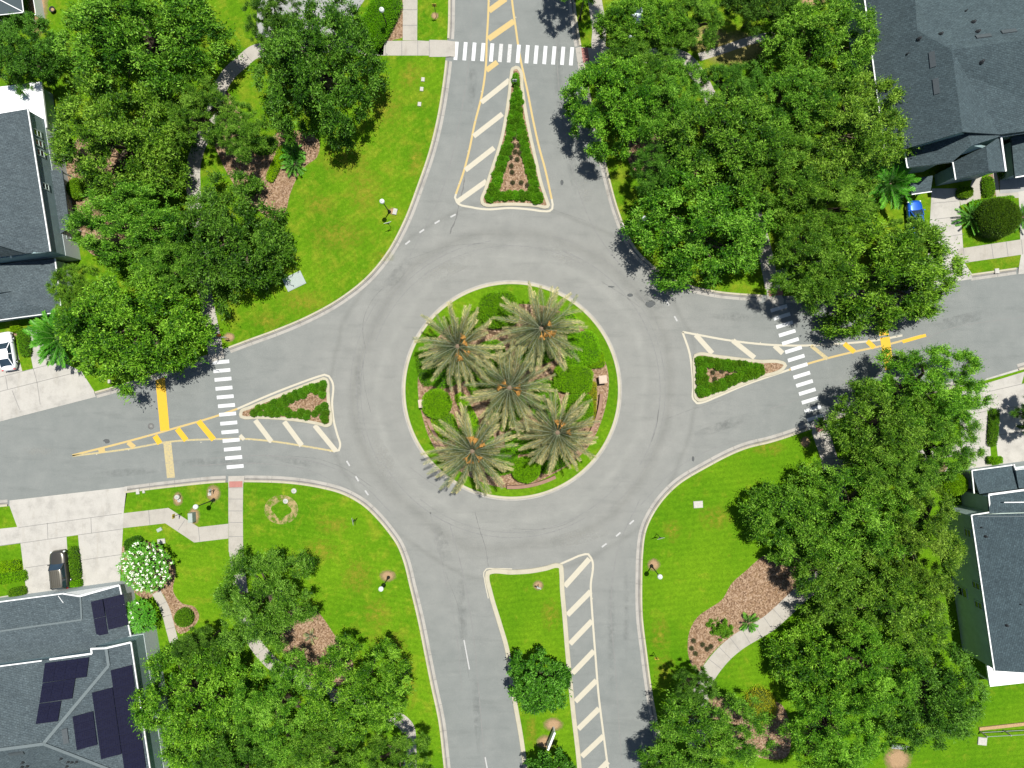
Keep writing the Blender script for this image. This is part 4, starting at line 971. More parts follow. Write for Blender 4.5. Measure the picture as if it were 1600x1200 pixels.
def crown_mesh(name, seed, nclump=105, twigs=68, per=8, R=6.0, lumps=.16, flat=.62, crad=(.14, .25), leaf=(.27, .105), mat='oak', open_=0.0):
    r = np.random.default_rng(seed)
    # uneven outline: radius as a function of direction
    ph = r.uniform(0, 6.28, 6); am = r.uniform(.4, 1, 6)
    def prof(a): return 1 + lumps * sum(am[k] * np.sin((k + 2) * a + ph[k]) for k in range(6)) / 2.2
    cs = []
    # main limbs: clumps gather into boughs
    nb = 13; ba = np.arange(nb) * 2.39996 + r.normal(size=nb) * .25; br = np.sqrt((np.arange(nb) + .6) / nb) * .92; bz = r.uniform(-.24, .13, nb)
    tries = 0
    while len(cs) < nclump and tries < 9000:
        tries += 1
        if len(cs) < 7: a = r.uniform(0, 6.28); q = r.uniform(0, .3); dz = .02
        elif r.random() < .84:
            k = r.integers(nb); bx = br[k] * math.cos(ba[k]) + r.normal() * .112; by = br[k] * math.sin(ba[k]) + r.normal() * .112; a = math.atan2(by, bx); q = math.hypot(bx, by); dz = bz[k]
        else:
            a = r.uniform(0, 6.28); q = math.sqrt(r.uniform(0, 1)); dz = -.12
        if q < 0 or q > 1: continue
        q2 = q * prof(a)
        top = flat * math.sqrt(max(0, 1 - min(1, q) ** 2.3))
        z = top * r.uniform(.78, 1.06) if r.random() < .72 else top * r.uniform(-.25, .8) - .05
        c = np.array([q2 * math.cos(a), q2 * math.sin(a), z + dz]); rad = r.uniform(*crad) * (1.06 - .3 * q)
        if any(np.linalg.norm(c - o[0]) < (rad + o[1]) * .44 for o in cs): continue
        cs.append((c, rad))
    B, D, U, VV = [], [], [], []
    for c, rad in cs:
        nt_ = int(twigs * (rad / np.mean(crad)) ** 1.7) + 4
        outw = nrm(np.array([[c[0], c[1], c[2] * .9 + .12]]))
        d = nrm(rdir(r, nt_) * .85 + outw * .7 + np.array([[0, 0, .42]]))
        L_ = rad * r.uniform(.55, 1.12, nt_)
        tv = np.clip(r.normal(.46, .27, nt_) + r.normal() * .14, 0, 1)
        t = np.linspace(.34, 1.0, per)[None, :] + r.normal(size=(nt_, per)) * .05
        bend = r.normal(size=(nt_, 3)) * .22
        pos = c[None, None, :] + d[:, None, :] * (L_[:, None] * t)[:, :, None] + bend[:, None, :] * (L_[:, None] * t ** 2)[:, :, None]
        pos = pos.reshape(-1, 3) + r.normal(size=(nt_ * per, 3)) * .012
        ld = nrm(np.repeat(d, per, 0) * .75 + rdir(r, nt_ * per) * .85)
        lu = nrm(rdir(r, nt_ * per) * .75 + np.array([[0, 0, .9]]) + np.repeat(d, per, 0) * .35)
        B.append(pos * R); D.append(ld); U.append(lu); VV.append(np.repeat(tv, per) + r.normal(size=nt_ * per) * .12)
    B, D, U, VV = map(np.concatenate, (B, D, U, VV)); n = len(B)
    sz = r.uniform(.7, 1.3, n)
    ext = float(np.quantile(np.hypot(B[:, 0], B[:, 1]), .965)); B = B * np.array([[R / ext, R / ext, 1.0]])
    return leaf_mesh(name, B, D, U, leaf[0] * sz, leaf[1] * sz, VV, [M[mat]]), [(c * np.array([R / ext, R / ext, 1]), q) for c, q in cs]
def trunk_mesh(name, cs, seed, R=6.0):
    """unit trunk: foot at z=0, crown centre at z=1 (scaled per tree); limbs reach into the crown"""
    m = MB(); r = random.Random(seed)
    m.tube([(0, 0, 0), (.03, .02, .08), (.05, -.03, .45), (0, 0, .68)], [.48, .34, .27, .25], 10)
    pick = sorted(cs, key=lambda c: r.random())[:11]
    for c, rad in pick:
        e = Vector((c[0] * R * .86, c[1] * R * .86, .98 + c[2] * .25)); mid = Vector((e.x * .42 + r.uniform(-.3, .3), e.y * .42 + r.uniform(-.3, .3), .84))
        m.tube([(0, 0, .62), mid, mid.lerp(e, .55) + Vector((r.uniform(-.25, .25), r.uniform(-.25, .25), .03)), e], [.19, .12, .075, .03], 6)
    me = m.build('trunk_proto', M['bark']); d = me.data; bpy.data.objects.remove(me); d.name = name
    return d
OAK = []
for i, (lp, fl, nc, lf, pr) in enumerate([(.12, .62, 118, (.21, .08), 11), (.16, .58, 114, (.20, .065), 12), (.10, .66, 122, (.23, .09), 10), (.19, .56, 104, (.21, .07), 11), (.13, .60, 114, (.21, .08), 11), (.21, .60, 100, (.20, .06), 12)]):
    me, cs = crown_mesh('oak_crown', 100 + i * 7, nc, lumps=lp, flat=fl, leaf=lf, per=pr); OAK.append((me, trunk_mesh('oak_trunk', cs, i)))
DENSE = []
for i in range(2):
    me, cs = crown_mesh('round_crown', 300 + i, 110, twigs=46, per=7, R=3.6, lumps=.10, flat=.72, crad=(.15, .26), leaf=(.24, .13), mat='oak'); DENSE.append((me, trunk_mesh('round_trunk', cs, 20 + i, 3.6)))
def tree(px, py, rpx, h, kind, label, tint=(1, 1, 1), name='oak_tree', vs=1.0, lib=None, R=6.0, cat='tree', group=None, rz=None):
    lib = lib or OAK; me, tr = lib[kind % len(lib)]
    rx, ry = rpx if isinstance(rpx, tuple) else (rpx, rpx)
    zt = h * .78; s = (H - zt) / H / PXM; k = math.sqrt(rx * ry) * s / R; kx, ky = rx * s / R, ry * s / R
    up = .62 * R * k * vs; zc = max(h - up, h * .35)
    p = W(px, py, zt)
    if rz is None: rz = rnd.uniform(0, 6.28) if rx == ry else PI * rnd.randrange(2)
    o = thing(name, label, cat, (p.x, p.y, .12), rz, group)
    c = bpy.data.objects.new('crown', me); COL.objects.link(c); c.parent = o; c.location = (0, 0, zc - .12); c.scale = (kx, ky, k * vs); c.color = (*tint, 1)
    t = bpy.data.objects.new('trunk', tr); COL.objects.link(t); t.parent = o; t.scale = (kx, ky, zc)
    return o
LT = (1.14, 1.10, 1.1); MD = (1, 1, 1); DK = (.64, .72, .76); BR = (1.08, 1.10, .85); YL = (1.25, 1.08, 1.2)
TREES = [
 # north-west
 (210,45,(136,102),10,0,'largest oak crown in the top left block, spread along the top edge',MD),
 (178,212,(108,101),9,0,'pale green oak in front of the west house wall windows',LT),
 (490,98,(102,116),9,0,'dark round oak on its own beside the top left drive and hedge',DK),
 (350,366,(91,104),6.5,2,'dark green oak standing over the curved path beside the pale utility pad',DK),
 (198,503,(110,99),9,2,'bright green oak overhanging the yellow band on the west road',BR),
 (303,170,60,7.5,5,'small loose oak over the curved path bend in the top left block',MD),
 (200,350,(100,68),8.5,4,'mid green oak in front of the shed roof porch of the west house',MD),
 (32,74,(60,58),6.5,2,'dark glossy tree between the pool cage and the white porch roof',(.62,.74,.8)),
 (374,204,44,6.5,1,'low oak beside the mulch bed with the two spiky plants',MD),
 (425,28,46,7.5,3,'slim oak at the top edge left of the grey drive',DK),
 (115,452,42,7,1,'small bright oak against the west garage roof edge',BR),
 (262,415,50,8,0,'middle oak joining the dark path oak and the bright road oak',MD),
 # north-east
 (957,160,(72,78),8.2,2,'oak leaning over the north road kerb beside the red ramp',BR),
 (1048,152,(70,66),8.5,1,'oak just right of the kerb oak, beside the pale bend of path',MD),
 (1132,225,(92,82),9.5,2,'tall oak in the middle of the top right wood',MD),
 (1104,350,(118,93),8.2,0,'oak over the corner lamp at the right of the circle',MD),
 (1004,32,(70,48),8,2,'oak sheltering the white car at the top edge',BR),
 (1082,30,(56,50),8,1,'bright oak at the top edge left of the dry grass gap',MD),
 (1190,0,(56,44),8,2,'dark tree at the top edge above the dry grass gap',(.55,.64,.68)),
 (1285,58,(90,78),9.5,0,'oak at the top edge against the dark grey roof',LT),
 (1332,196,(106,96),10,1,'pale olive oak spreading onto the grey roof slope',YL),
 (1240,165,(66,60),9,2,'oak right of the dry grass gap',MD),
 (1225,265,(74,66),9,3,'oak at the centre of the top right wood behind the corner oak',MD),
 (1300,318,(82,60),9,5,'oak left of the bright palm beside the stepped gables',LT),
 (1388,424,(134,95),8.8,0,'big oak hanging over the east road by the crosswalk',BR),
 (1280,407,(74,72),9,3,'oak beside the shaded ramp with red pavers',MD),
 (1150,140,(50,50),8.5,5,'oak below the dry grass gap',DK),
 (1030,262,(48,42),7,1,'small shaded oak left of the corner oak by the mulch gap',DK),
 (1000,100,(64,44),8,3,'oak above the kerb oak hiding the path at the red ramp',MD),
 (1424,376,40,7,1,'small oak touching the blue car',LT),
 (905,-46,(50,46),8,0,'oak at the top edge shading the road above the upper crosswalk',MD),
 # east
 (1457,606,(99,74),8.6,1,'airy oak over the end of the right hand drives',BR),
 (1385,668,(90,74),8.8,0,'oak at the south kerb of the east road past the crosswalk',MD),
 (1468,690,(72,64),9,3,'oak above the clipped bush at the east house',MD),
 (1395,738,(66,54),9,4,'oak beside the shaded branch of path',MD),
 (1624,648,34,5,2,'small dark tree cut by the right edge, shadow across the drive',DK),
 # south-east
 (1252,816,(80,72),6.6,2,'oak edging the green lawn above the mulch bed',MD),
 (1352,800,(106,86),9,1,'pale oak in the middle of the bottom right wood',LT),
 (1442,850,(78,96),10,5,'light olive oak against the green grey house wall',YL),
 (1312,900,(84,74),7.5,4,'oak just beyond the end of the curved pale path',MD),
 (1402,955,(94,78),9.5,3,'oak facing the two lower house windows',LT),
 (1303,1040,(86,82),6,2,'bright oak below the path end, over a wedge of lawn',BR),
 (1362,1050,(84,78),9.5,5,'oak between the bright path oak and the dark corner oak',BR),
 (1458,1096,(92,84),9,0,'dark oak before the white flat porch, shading the lawn',DK),
 (1306,1150,(84,78),9.2,1,'oak at the bottom edge left of the slatted bench spot',BR),
 (1118,1150,(98,66),8.5,3,'oak at the bottom edge beside the road, right of the studs',MD),
 (1062,1196,(58,48),7.5,2,'small oak throwing shadow on the road at the bottom edge',MD),
 (1084,1075,(36,32),6.5,4,'small dark oak at the lower end of the curved pale path',DK),
 # south-west
 (404,938,(85,84),8.3,1,'grey green oak alone left of the lower mulch bed on the left lawn',(.95,1.0,1.2)),
 (296,1102,(92,100),9,4,'oak hiding the edge of the solar panel roof',BR),
 (425,1105,(78,84),9.2,5,'bright oak at the bottom edge between its two neighbours',LT),
 (560,1084,(82,80),9,0,'oak beside the left lawn strip with pale path peeking out',BR),
 (312,1012,(38,32),7,2,'dark oak by the little round bush and the side path',DK),
 (500,1178,(74,58),8.6,3,'oak at the bottom edge with a dark hollow',MD),
 (618,1190,(58,46),7.5,1,'oak in the bottom edge corner next to the road kerb',MD),
 (365,1190,(60,56),8.5,2,'shadowed oak at the bottom edge under the bright one',DK),
]
for x, y, rp, hh, k, lab, ti in TREES: tree(x, y, rp, hh, k, lab, ti, group='broad leafed trees round the circle')
tree(843, 1069, 47, 5.2, 0, 'neat round tree standing on the grass median by the white board', (.62, .82, .9), 'round_tree', 1.0, DENSE, 3.6)
tree(862, 1218, 40, 5.2, 1, 'round tree cut by the bottom edge on the grass median', (.55, .75, .85), 'round_tree', 1.0, DENSE, 3.6)

# ---- date palms
def frond_arrays(r, az, e0, L_, droop, nl=46, w=.55):
    n = 16; ts = np.linspace(0, 1, n); ang = e0 - droop * ts ** 1.5; dl = L_ / (n - 1)
    x = np.concatenate([[0], np.cumsum(np.cos(ang[:-1]) * dl)]); z = np.concatenate([[0], np.cumsum(np.sin(ang[:-1]) * dl)])
    ca, sa = math.cos(az), math.sin(az); curl = r.normal() * .22
    path = np.stack([x * ca - sa * curl * x * x / L_, x * sa + ca * curl * x * x / L_, z], 1)
    t = np.repeat(np.linspace(.10, .985, nl), 2); sg = np.tile([-1.0, 1.0], nl); idx = t * (n - 1); i0 = np.minimum(idx.astype(int), n - 2); f = (idx - i0)[:, None]
    p = path[i0] * (1 - f) + path[i0 + 1] * f; tan = nrm(path[i0 + 1] - path[i0])
    sd = nrm(np.cross(tan, np.array([[0, 0, 1.0]]))) * sg[:, None]; up = nrm(np.cross(sd * sg[:, None], tan))
    ld = nrm(tan * (.72 + .5 * t[:, None]) + sd * .78 + up * .34 + r.normal(size=p.shape) * .13)
    ln = w * (np.sin(np.clip(t * 2.75 + .28, 0, PI)) ** .6) * r.uniform(.85, 1.15, len(t)) + .12
    return path, p, ld, nrm(up + sd * .5 + r.normal(size=p.shape) * .2), ln
def palm_mesh(name, seed, nf=66, L_=4.3, mat='palm', e=(1.3, -.5), droop=(.35, 1.1), w=.52, lw=.05, nl=48):
    r = np.random.default_rng(seed); B, D, U, LN, VV = [], [], [], [], []; cv, cf = [], []
    for k in range(nf):
        u = (k + .5) / nf; az = k * 2.39996 + r.normal() * .12; e0 = e[0] + (e[1] - e[0]) * u ** .8 + r.normal() * .08
        LL = L_ * (.62 + .46 * min(1, u * 2.2)) * r.uniform(.88, 1.08)
        path, p, ld, up, ln = frond_arrays(r, az, e0, LL, r.uniform(*droop) * (.6 + .5 * u), nl, w)
        st = np.array([math.cos(az) * .22, math.sin(az) * .22, -.25 * u]); B.append(p + st); D.append(ld); U.append(up); LN.append(ln)
        tq = np.repeat(np.linspace(0, 1, nl), 2); VV.append(np.clip(.02 + .40 * u + .42 * tq * (.4 + .6 * u) + r.normal() * .16 + r.normal(size=len(p)) * .2, 0, 1))
        # rachis: a thin triangular rod
        b0 = len(cv); pts = path + st; n = len(pts)
        for i, q in enumerate(pts):
            rr = .05 * (1 - .8 * i / (n - 1)) + .008; sdv = np.array([-math.sin(az), math.cos(az), 0]) * rr
            cv += [q - sdv, q + sdv, q + np.array([0, 0, rr * 1.1])]
        for i in range(n - 1):
            a = b0 + i * 3
            cf += [(a, a + 3, a + 5, a + 2), (a + 1, a + 2, a + 5, a + 4), (a, a + 1, a + 4, a + 3)]
    B, D, U, LN, VV = map(np.concatenate, (B, D, U, LN, VV))
    return leaf_mesh(name, B, D, U, LN, np.full(len(B), lw), VV, [M[mat], M['rachis_' + mat]], (cv, cf), .4)
M['rachis_palm'] = plain('palm_rib', (.20, .23, .14), .6, .15)
M['rachis_fan'] = plain('green_palm_rib', (.10, .2, .04), .6, .15)
M['palm_trunk'] = plain('palm_trunk', (.16, .12, .085), .95, .35, 9, .1, bump=.8)
def date_palm(px, py, h, seed, label, L_=4.3, rz=0, fruits=()):
    p = W(px, py, h); o = thing('date_palm', label, 'palm', (p.x, p.y, .126), rz, 'date palms in the central circle')
    c = bpy.data.objects.new('crown', palm_mesh('palm_crown', seed, L_=L_)); COL.objects.link(c); c.parent = o; c.location = (0, 0, h - .126)
    m = MB(); prof = [(.42, 0), (.36, .3)]; z = .3; i = 0
    while z < h - .7:
        prof += [(.30 + .035 * (i % 2), z)]; z += .16; i += 1
    prof += [(.36, h - .65), (.42, h - .3), (.25, h - .05), (.08, h + .1)]
    m.lathe((0, 0, 0), prof, 12); m.build('trunk', M['palm_trunk'], o)
    r = random.Random(seed)
    for a, q in fruits:
        ca, sa = math.cos(a), math.sin(a); m = MB()
        m.tube([(ca * .2, sa * .2, h - .3), (ca * q * .6, sa * q * .6, h + .75), (ca * q, sa * q, h + .75)], [.05, .04, .02], 6)
        for k in range(90):
            t = r.uniform(.1, 1); b = r.uniform(-1, 1); cc = Vector((ca * q * (.72 + .4 * t) - sa * b * .42 * t, sa * q * (.72 + .4 * t) + ca * b * .42 * t, h + .95 - .35 * t * t + r.uniform(-.1, .1)))
            m.tube([cc - Vector((ca * .09, sa * .09, -.03)), cc + Vector((ca * .09, sa * .09, -.06))], [.035, .03], 5)
        m.build('fruit_cluster', M['fruit'], o)
date_palm(715, 541, 7.0, 11, 'date palm nearest the upper left of the circle', 4.7, 0, [(1.0, 1.25), (-1.55, 1.2), (-1.35, 1.5), (.35, 1.0), (-.6, 1.5)])
date_palm(846, 513, 7.2, 12, 'date palm nearest the top of the circle', 4.9, .7, [(-1.75, 1.0), (-2.3, 1.2), (-1.1, 1.5), (-1.35, 1.3), (-.3, 1.0)])
date_palm(796, 606, 7.2, 13, 'middle date palm ringed by the four others', 4.9, 1.9, [(-1.9, 1.1), (1.2, 1.2), (-2.4, 1.2), (.5, .9)])
date_palm(738, 705, 7.0, 14, 'date palm at the lower left of the circle, fronds out over the kerb', 5.0, 2.8, [(-1.5, 1.4), (-1.1, 1.5), (-2.2, 1.5), (1.8, 1.2), (1.2, 1.2), (-3.5, 1.2)])
date_palm(871, 676, 6.6, 15, 'date palm at the lower right of the circle, by the curved low wall', 4.6, 4.1, [(-3.0, 1.2), (-2.5, 1.3), (-4.0, 1.3)])

# ---- clipped hedges, shrubs
def blob_leaves(r, n, rx, ry, rz, pw=2.6, zmin=0.02, jit=.05):
    """points on a superellipsoid dome"""
    P = []; Nn = []
    a = r.uniform(0, 2 * PI, n * 2); u = r.uniform(0, 1, n * 2) ** .5
    x = np.cos(a) * u; y = np.sin(a) * u
    q = np.clip(np.abs(x) ** pw + np.abs(y) ** pw, 0, 1); 
    z = (1 - (x * x + y * y) ** (pw / 2)).clip(0, 1) ** (1 / pw)
    top = np.stack([x * rx, y * ry, z * rz], 1)
    nn = nrm(np.stack([x / rx * np.abs(x) ** (pw - 2), y / ry * np.abs(y) ** (pw - 2), z ** (pw - 1) / rz + .05], 1))
    # flanks
    a2 = r.uniform(0, 2 * PI, n // 2); zz = r.uniform(zmin, .75, n // 2); k = (1 - zz ** pw) ** (1 / pw)
    fl = np.stack([np.cos(a2) * rx * k, np.sin(a2) * ry * k, zz * rz], 1); fn = nrm(np.stack([np.cos(a2), np.sin(a2), zz * .6], 1))
    p = np.concatenate([top, fl]); m = np.concatenate([nn, fn])
    return p * (1 + r.normal(size=(len(p), 1)) * jit), m
def sq(a, k): return math.copysign(abs(a) ** k, a)
def hedge_mesh(name, seed, rx, ry, rz, dens=190, mat='hedge', pw=3.2, leaf=(.13, .075), square=.75, jit=.03):
    r = np.random.default_rng(seed); n = int(dens * (rx * ry * 4 + (rx + ry) * rz * 3) * .55) + 60
    p, nn = blob_leaves(r, n, 1, 1, 1, pw, jit=jit)
    # squarish plan
    ang = np.arctan2(p[:, 1], p[:, 0]); ra = np.hypot(p[:, 0], p[:, 1])
    k = 1 / (np.abs(np.cos(ang)) ** (2 / square) + np.abs(np.sin(ang)) ** (2 / square)) ** (square / 2)
    p = np.stack([np.cos(ang) * ra * k * rx, np.sin(ang) * ra * k * ry, p[:, 2] * rz], 1)
    d = nrm(nn * .9 + rdir(r, len(p)) * .9 + np.array([[0, 0, .25]])); u = nrm(nn + rdir(r, len(p)) * .7 + np.array([[0, 0, .4]]))
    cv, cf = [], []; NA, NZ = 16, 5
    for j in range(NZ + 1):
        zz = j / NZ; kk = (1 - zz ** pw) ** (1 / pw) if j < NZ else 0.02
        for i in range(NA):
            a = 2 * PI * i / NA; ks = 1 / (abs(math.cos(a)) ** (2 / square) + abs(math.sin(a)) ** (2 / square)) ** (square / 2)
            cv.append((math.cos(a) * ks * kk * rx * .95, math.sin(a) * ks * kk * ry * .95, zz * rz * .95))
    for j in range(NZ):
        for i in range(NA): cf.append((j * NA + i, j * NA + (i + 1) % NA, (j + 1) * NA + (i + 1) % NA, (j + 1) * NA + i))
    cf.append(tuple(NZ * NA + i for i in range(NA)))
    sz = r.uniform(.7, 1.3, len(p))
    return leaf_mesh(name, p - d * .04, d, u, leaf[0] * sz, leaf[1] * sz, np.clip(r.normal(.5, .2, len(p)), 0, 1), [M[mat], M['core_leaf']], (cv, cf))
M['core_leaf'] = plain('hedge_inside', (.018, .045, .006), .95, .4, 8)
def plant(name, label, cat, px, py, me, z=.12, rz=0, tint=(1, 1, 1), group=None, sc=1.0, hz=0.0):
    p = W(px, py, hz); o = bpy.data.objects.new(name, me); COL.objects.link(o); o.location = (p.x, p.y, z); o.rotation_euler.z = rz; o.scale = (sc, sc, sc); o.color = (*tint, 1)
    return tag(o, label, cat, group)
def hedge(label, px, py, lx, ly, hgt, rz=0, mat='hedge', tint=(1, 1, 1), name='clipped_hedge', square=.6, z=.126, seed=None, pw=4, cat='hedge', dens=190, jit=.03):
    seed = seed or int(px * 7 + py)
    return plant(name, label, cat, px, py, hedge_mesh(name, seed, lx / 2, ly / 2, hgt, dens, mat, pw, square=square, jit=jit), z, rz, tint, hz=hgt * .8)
hedge('large rounded hedge mound at the top of the circle between two palms', 780, 483, 4.6, 4.4, 1.9, .1, tint=(.85, .92, .9))
hedge('squarish hedge mound left of the brown brick pillar', 896, 592, 4.7, 3.4, 1.8, -.1, square=.5)
hedge('notched green hedge mass above the squarish mound', 908, 546, 4.6, 4.2, 1.5, .25, tint=(1.05, 1.05, 1))
hedge('small bright hedge corner beside the notched mass and the circle grass', 932, 562, 2.0, 2.0, .9, .1, tint=(1.2, 1.15, 1), square=.4)
hedge('hedge mound just below the squarish one, inside the curved wall', 904, 637, 3.6, 3.4, 1.7, .1, tint=(.85, .92, .9))
hedge('round hedge mound at the left side of the circle by the pale pillar', 681, 631, 3.6, 3.6, 1.9, 0, square=1)
hedge('small round hedge ball at the bottom of the circle', 822, 735, 3.5, 3.1, 1.9, 0, square=1, tint=(.9, .95, .9))
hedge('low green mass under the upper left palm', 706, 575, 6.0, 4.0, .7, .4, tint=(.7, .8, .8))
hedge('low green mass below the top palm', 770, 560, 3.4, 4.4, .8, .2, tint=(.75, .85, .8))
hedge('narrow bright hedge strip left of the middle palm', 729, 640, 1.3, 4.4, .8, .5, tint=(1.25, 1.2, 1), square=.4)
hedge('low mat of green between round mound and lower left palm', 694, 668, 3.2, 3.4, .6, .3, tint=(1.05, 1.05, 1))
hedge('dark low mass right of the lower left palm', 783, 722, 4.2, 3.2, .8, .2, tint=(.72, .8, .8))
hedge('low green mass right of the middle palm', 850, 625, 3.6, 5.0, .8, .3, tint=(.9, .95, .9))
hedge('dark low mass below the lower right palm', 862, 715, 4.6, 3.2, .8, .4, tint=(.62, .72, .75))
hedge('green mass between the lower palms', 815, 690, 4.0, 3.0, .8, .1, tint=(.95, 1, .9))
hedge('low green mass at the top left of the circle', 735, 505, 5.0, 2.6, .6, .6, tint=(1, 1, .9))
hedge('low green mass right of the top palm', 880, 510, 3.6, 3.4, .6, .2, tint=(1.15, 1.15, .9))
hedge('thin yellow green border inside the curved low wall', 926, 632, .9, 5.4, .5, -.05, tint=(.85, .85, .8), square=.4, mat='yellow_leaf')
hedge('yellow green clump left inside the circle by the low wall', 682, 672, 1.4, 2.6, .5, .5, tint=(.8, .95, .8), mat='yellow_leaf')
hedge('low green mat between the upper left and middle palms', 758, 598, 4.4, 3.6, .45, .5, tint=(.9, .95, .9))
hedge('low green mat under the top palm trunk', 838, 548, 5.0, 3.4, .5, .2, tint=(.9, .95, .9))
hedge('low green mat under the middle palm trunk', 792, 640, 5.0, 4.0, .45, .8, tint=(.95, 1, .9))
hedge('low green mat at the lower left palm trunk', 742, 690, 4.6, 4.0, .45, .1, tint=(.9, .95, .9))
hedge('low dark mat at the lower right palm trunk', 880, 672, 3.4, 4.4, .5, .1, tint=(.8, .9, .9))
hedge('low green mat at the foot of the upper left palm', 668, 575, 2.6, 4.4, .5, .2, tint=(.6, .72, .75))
# hedges round the houses
hedge('long thick clipped hedge curving beside the top left drive', 592, 26, 3.6, 7.0, 1.7, -.48, tint=(.72, .85, .8), square=.5)
hedge('second piece of thick hedge at the foot of the top left drive', 566, 50, 3.4, 2.8, 1.6, -.6, tint=(.72, .85, .8), square=.5)
hedge('narrow leafy hedge strip between the dark car and the empty drive', 116, 880, 1.15, 3.9, .8, .12, square=.35, mat='shrub')
hedge('dark cube of hedge at the end of the strip by the garage', 118, 912, 1.2, .8, .9, .1, square=.2, tint=(.8, .9, .8))
hedge('upper of two clipped hedge bars left of the dark car, yellowish', 6, 886, 3.6, 1.3, .9, .12, square=.2, tint=(1.3, 1.1, .8))
hedge('lower of two clipped hedge bars left of the dark car, deep green', 14, 903, 3.8, 1.3, .9, .14, square=.2)
hedge('small loose bush at the corner of the garage and walkway', 26, 925, 2.2, 1.1, .7, .2, mat='shrub', tint=(1.1, 1, .9))
hedge('leafy strip between the white car and the neighbouring drive', 37, 535, 1.3, 3.4, .8, .16, mat='shrub', square=.4)
hedge('small yellowish shrub by the west garage door', 24, 514, 1.2, .8, .8, .1, tint=(1.2, 1.05, .8))
hedge('little round clipped bush in the side bed near the solar house', 286, 966, 2.2, 2.2, 1.1, 0, square=1, mat='shrub')
hedge('dark shrub behind the white flowering tree by the empty drive', 208, 852, 2.2, 1.9, 1.1, .3, mat='shrub', tint=(.55, .7, .8))
hedge('huge oval clipped shrub in the front yard of the stepped gable house', 1564, 338, 5.2, 4.6, 3.0, -.3, mat='shrub', tint=(.66, .56, .7), square=.95, z=.12, dens=150)
hedge('bright low hedge edge behind the huge oval shrub', 1552, 315, 5.4, 1.0, .8, .13, square=.3)
hedge('clipped dark rectangle of hedge by the right drive garage', 1556, 719, 1.6, .9, 1.0, .05, square=.2)
hedge('bright clipped bar of hedge beside the east garage', 1500, 729, 1.8, .8, 1.1, .05, square=.2, tint=(1.1, 1.1, .9))
hedge('round clipped bush at the corner of the east house', 1494, 757, 3.0, 2.8, 2.0, .1, square=1)
hedge('leafy planting strip between the two right hand drives', 1553, 668, 1.1, 4.6, .7, -.08, mat='shrub', square=.35)
hedge('flowering scrub in the bed by the gable house entrance', 1545, 292, 1.4, 2.6, .7, .1, mat='shrub', tint=(1.2, 1.1, .9))
hedge('small bush beside the walkway of the gable house', 1509, 300, 1.8, 1.4, .9, 0, mat='shrub', tint=(1.3, 1.15, .9))
hedge('dark hedge row in the shaded court right of the gable house', 1571, 245, 1.2, 5.0, 1.0, .1, mat='shrub', tint=(.6, .7, .7), square=.3)
hedge('yellow leaved bush in the shade at the lower right path', 1190, 1106, 3.8, 4.4, 1.3, .2, mat='yellow_leaf', square=1, pw=2.4, jit=.1, dens=120)
hedge('low yellow green hedge curving through the top left mulch bed', 432, 255, 1.1, 4.6, .7, -.42, tint=(1.5, 1.25, .8), square=.3)
hedge('pale fluffy shrub beside the curving yellow hedge', 412, 225, 3.4, 2.6, .9, .2, mat='shrub', tint=(1.3, 1.3, 1.1), square=1, dens=90, pw=2.3, jit=.12)
hedge('light shrub in the gap against the west wall', 118, 294, 2.2, 2.6, 1.2, 0, mat='shrub', tint=(1.4, 1.3, 1), square=1)
# spiky plants
def spiky(px, py, nf, L_, seed, label, z=.124, h=.5, w=.25, e=(1.3, .05), lw=.06, name='spiky_plant', mat='fan', cat='plant', nl=26, droop=(.5, 1.0), hz=None, trunk=False):
    p = W(px, py, hz or h); o = thing(name, label, cat, (p.x, p.y, z), seed * .7)
    c = bpy.data.objects.new('crown', palm_mesh('spiky_crown', seed, nf, L_, mat, e, droop, w, lw, nl)); COL.objects.link(c); c.parent = o; c.location = (0, 0, h)
    m = MB(); m.lathe((0, 0, 0), [(.16, 0), (.13, h * .5), (.12, h), (.03, h + .08)], 8); m.build('stem', M['palm_trunk'], o); return o
spiky(457, 240, 26, 1.3, 41, 'upper of two spiky plants in the top left mulch bed'); spiky(460, 257, 26, 1.3, 42, 'lower of two spiky plants in the top left mulch bed')
spiky(1518, 339, 34, 1.7, 43, 'round cycad in front of the huge oval shrub', h=.7, w=.22)
spiky(1597, 340, 30, 1.6, 44, 'cycad at the right edge beyond the huge oval shrub', h=.7, w=.22)
spiky(1398, 284, 38, 2.9, 45, 'bright green feathery palm beside the stepped gable porch', h=3.0, w=.55, e=(1.35, .0), lw=.1, nl=34, hz=4.0, name='palm', cat='palm')
spiky(88, 527, 50, 3.2, 46, 'dark green feathery palm over the drive beside the bright road oak', h=3.2, w=.6, e=(1.2, -.2), lw=.11, nl=36, hz=3.8, name='palm', cat='palm')
spiky(486, 994, 9, .7, 47, 'tiny withered spiky plant in the lower left mulch bed', h=.25, w=.15, mat='palm')
sm_, _ = crown_mesh('feathery_shrub', 777, 44, 40, 7, 1.55, .22, .34, (.14, .24), (.17, .055), 'shrub')
plant('feathery_shrub', 'feathery green shrub in the lower right mulch bed', 'shrub', 1126, 983, sm_, .30, .3, (1.05, 1.1, 1.5), hz=.5)
spiky(1170, 973, 14, 1.0, 48, 'little leafy plant at the edge of the curved pale path', h=.4, w=.25)
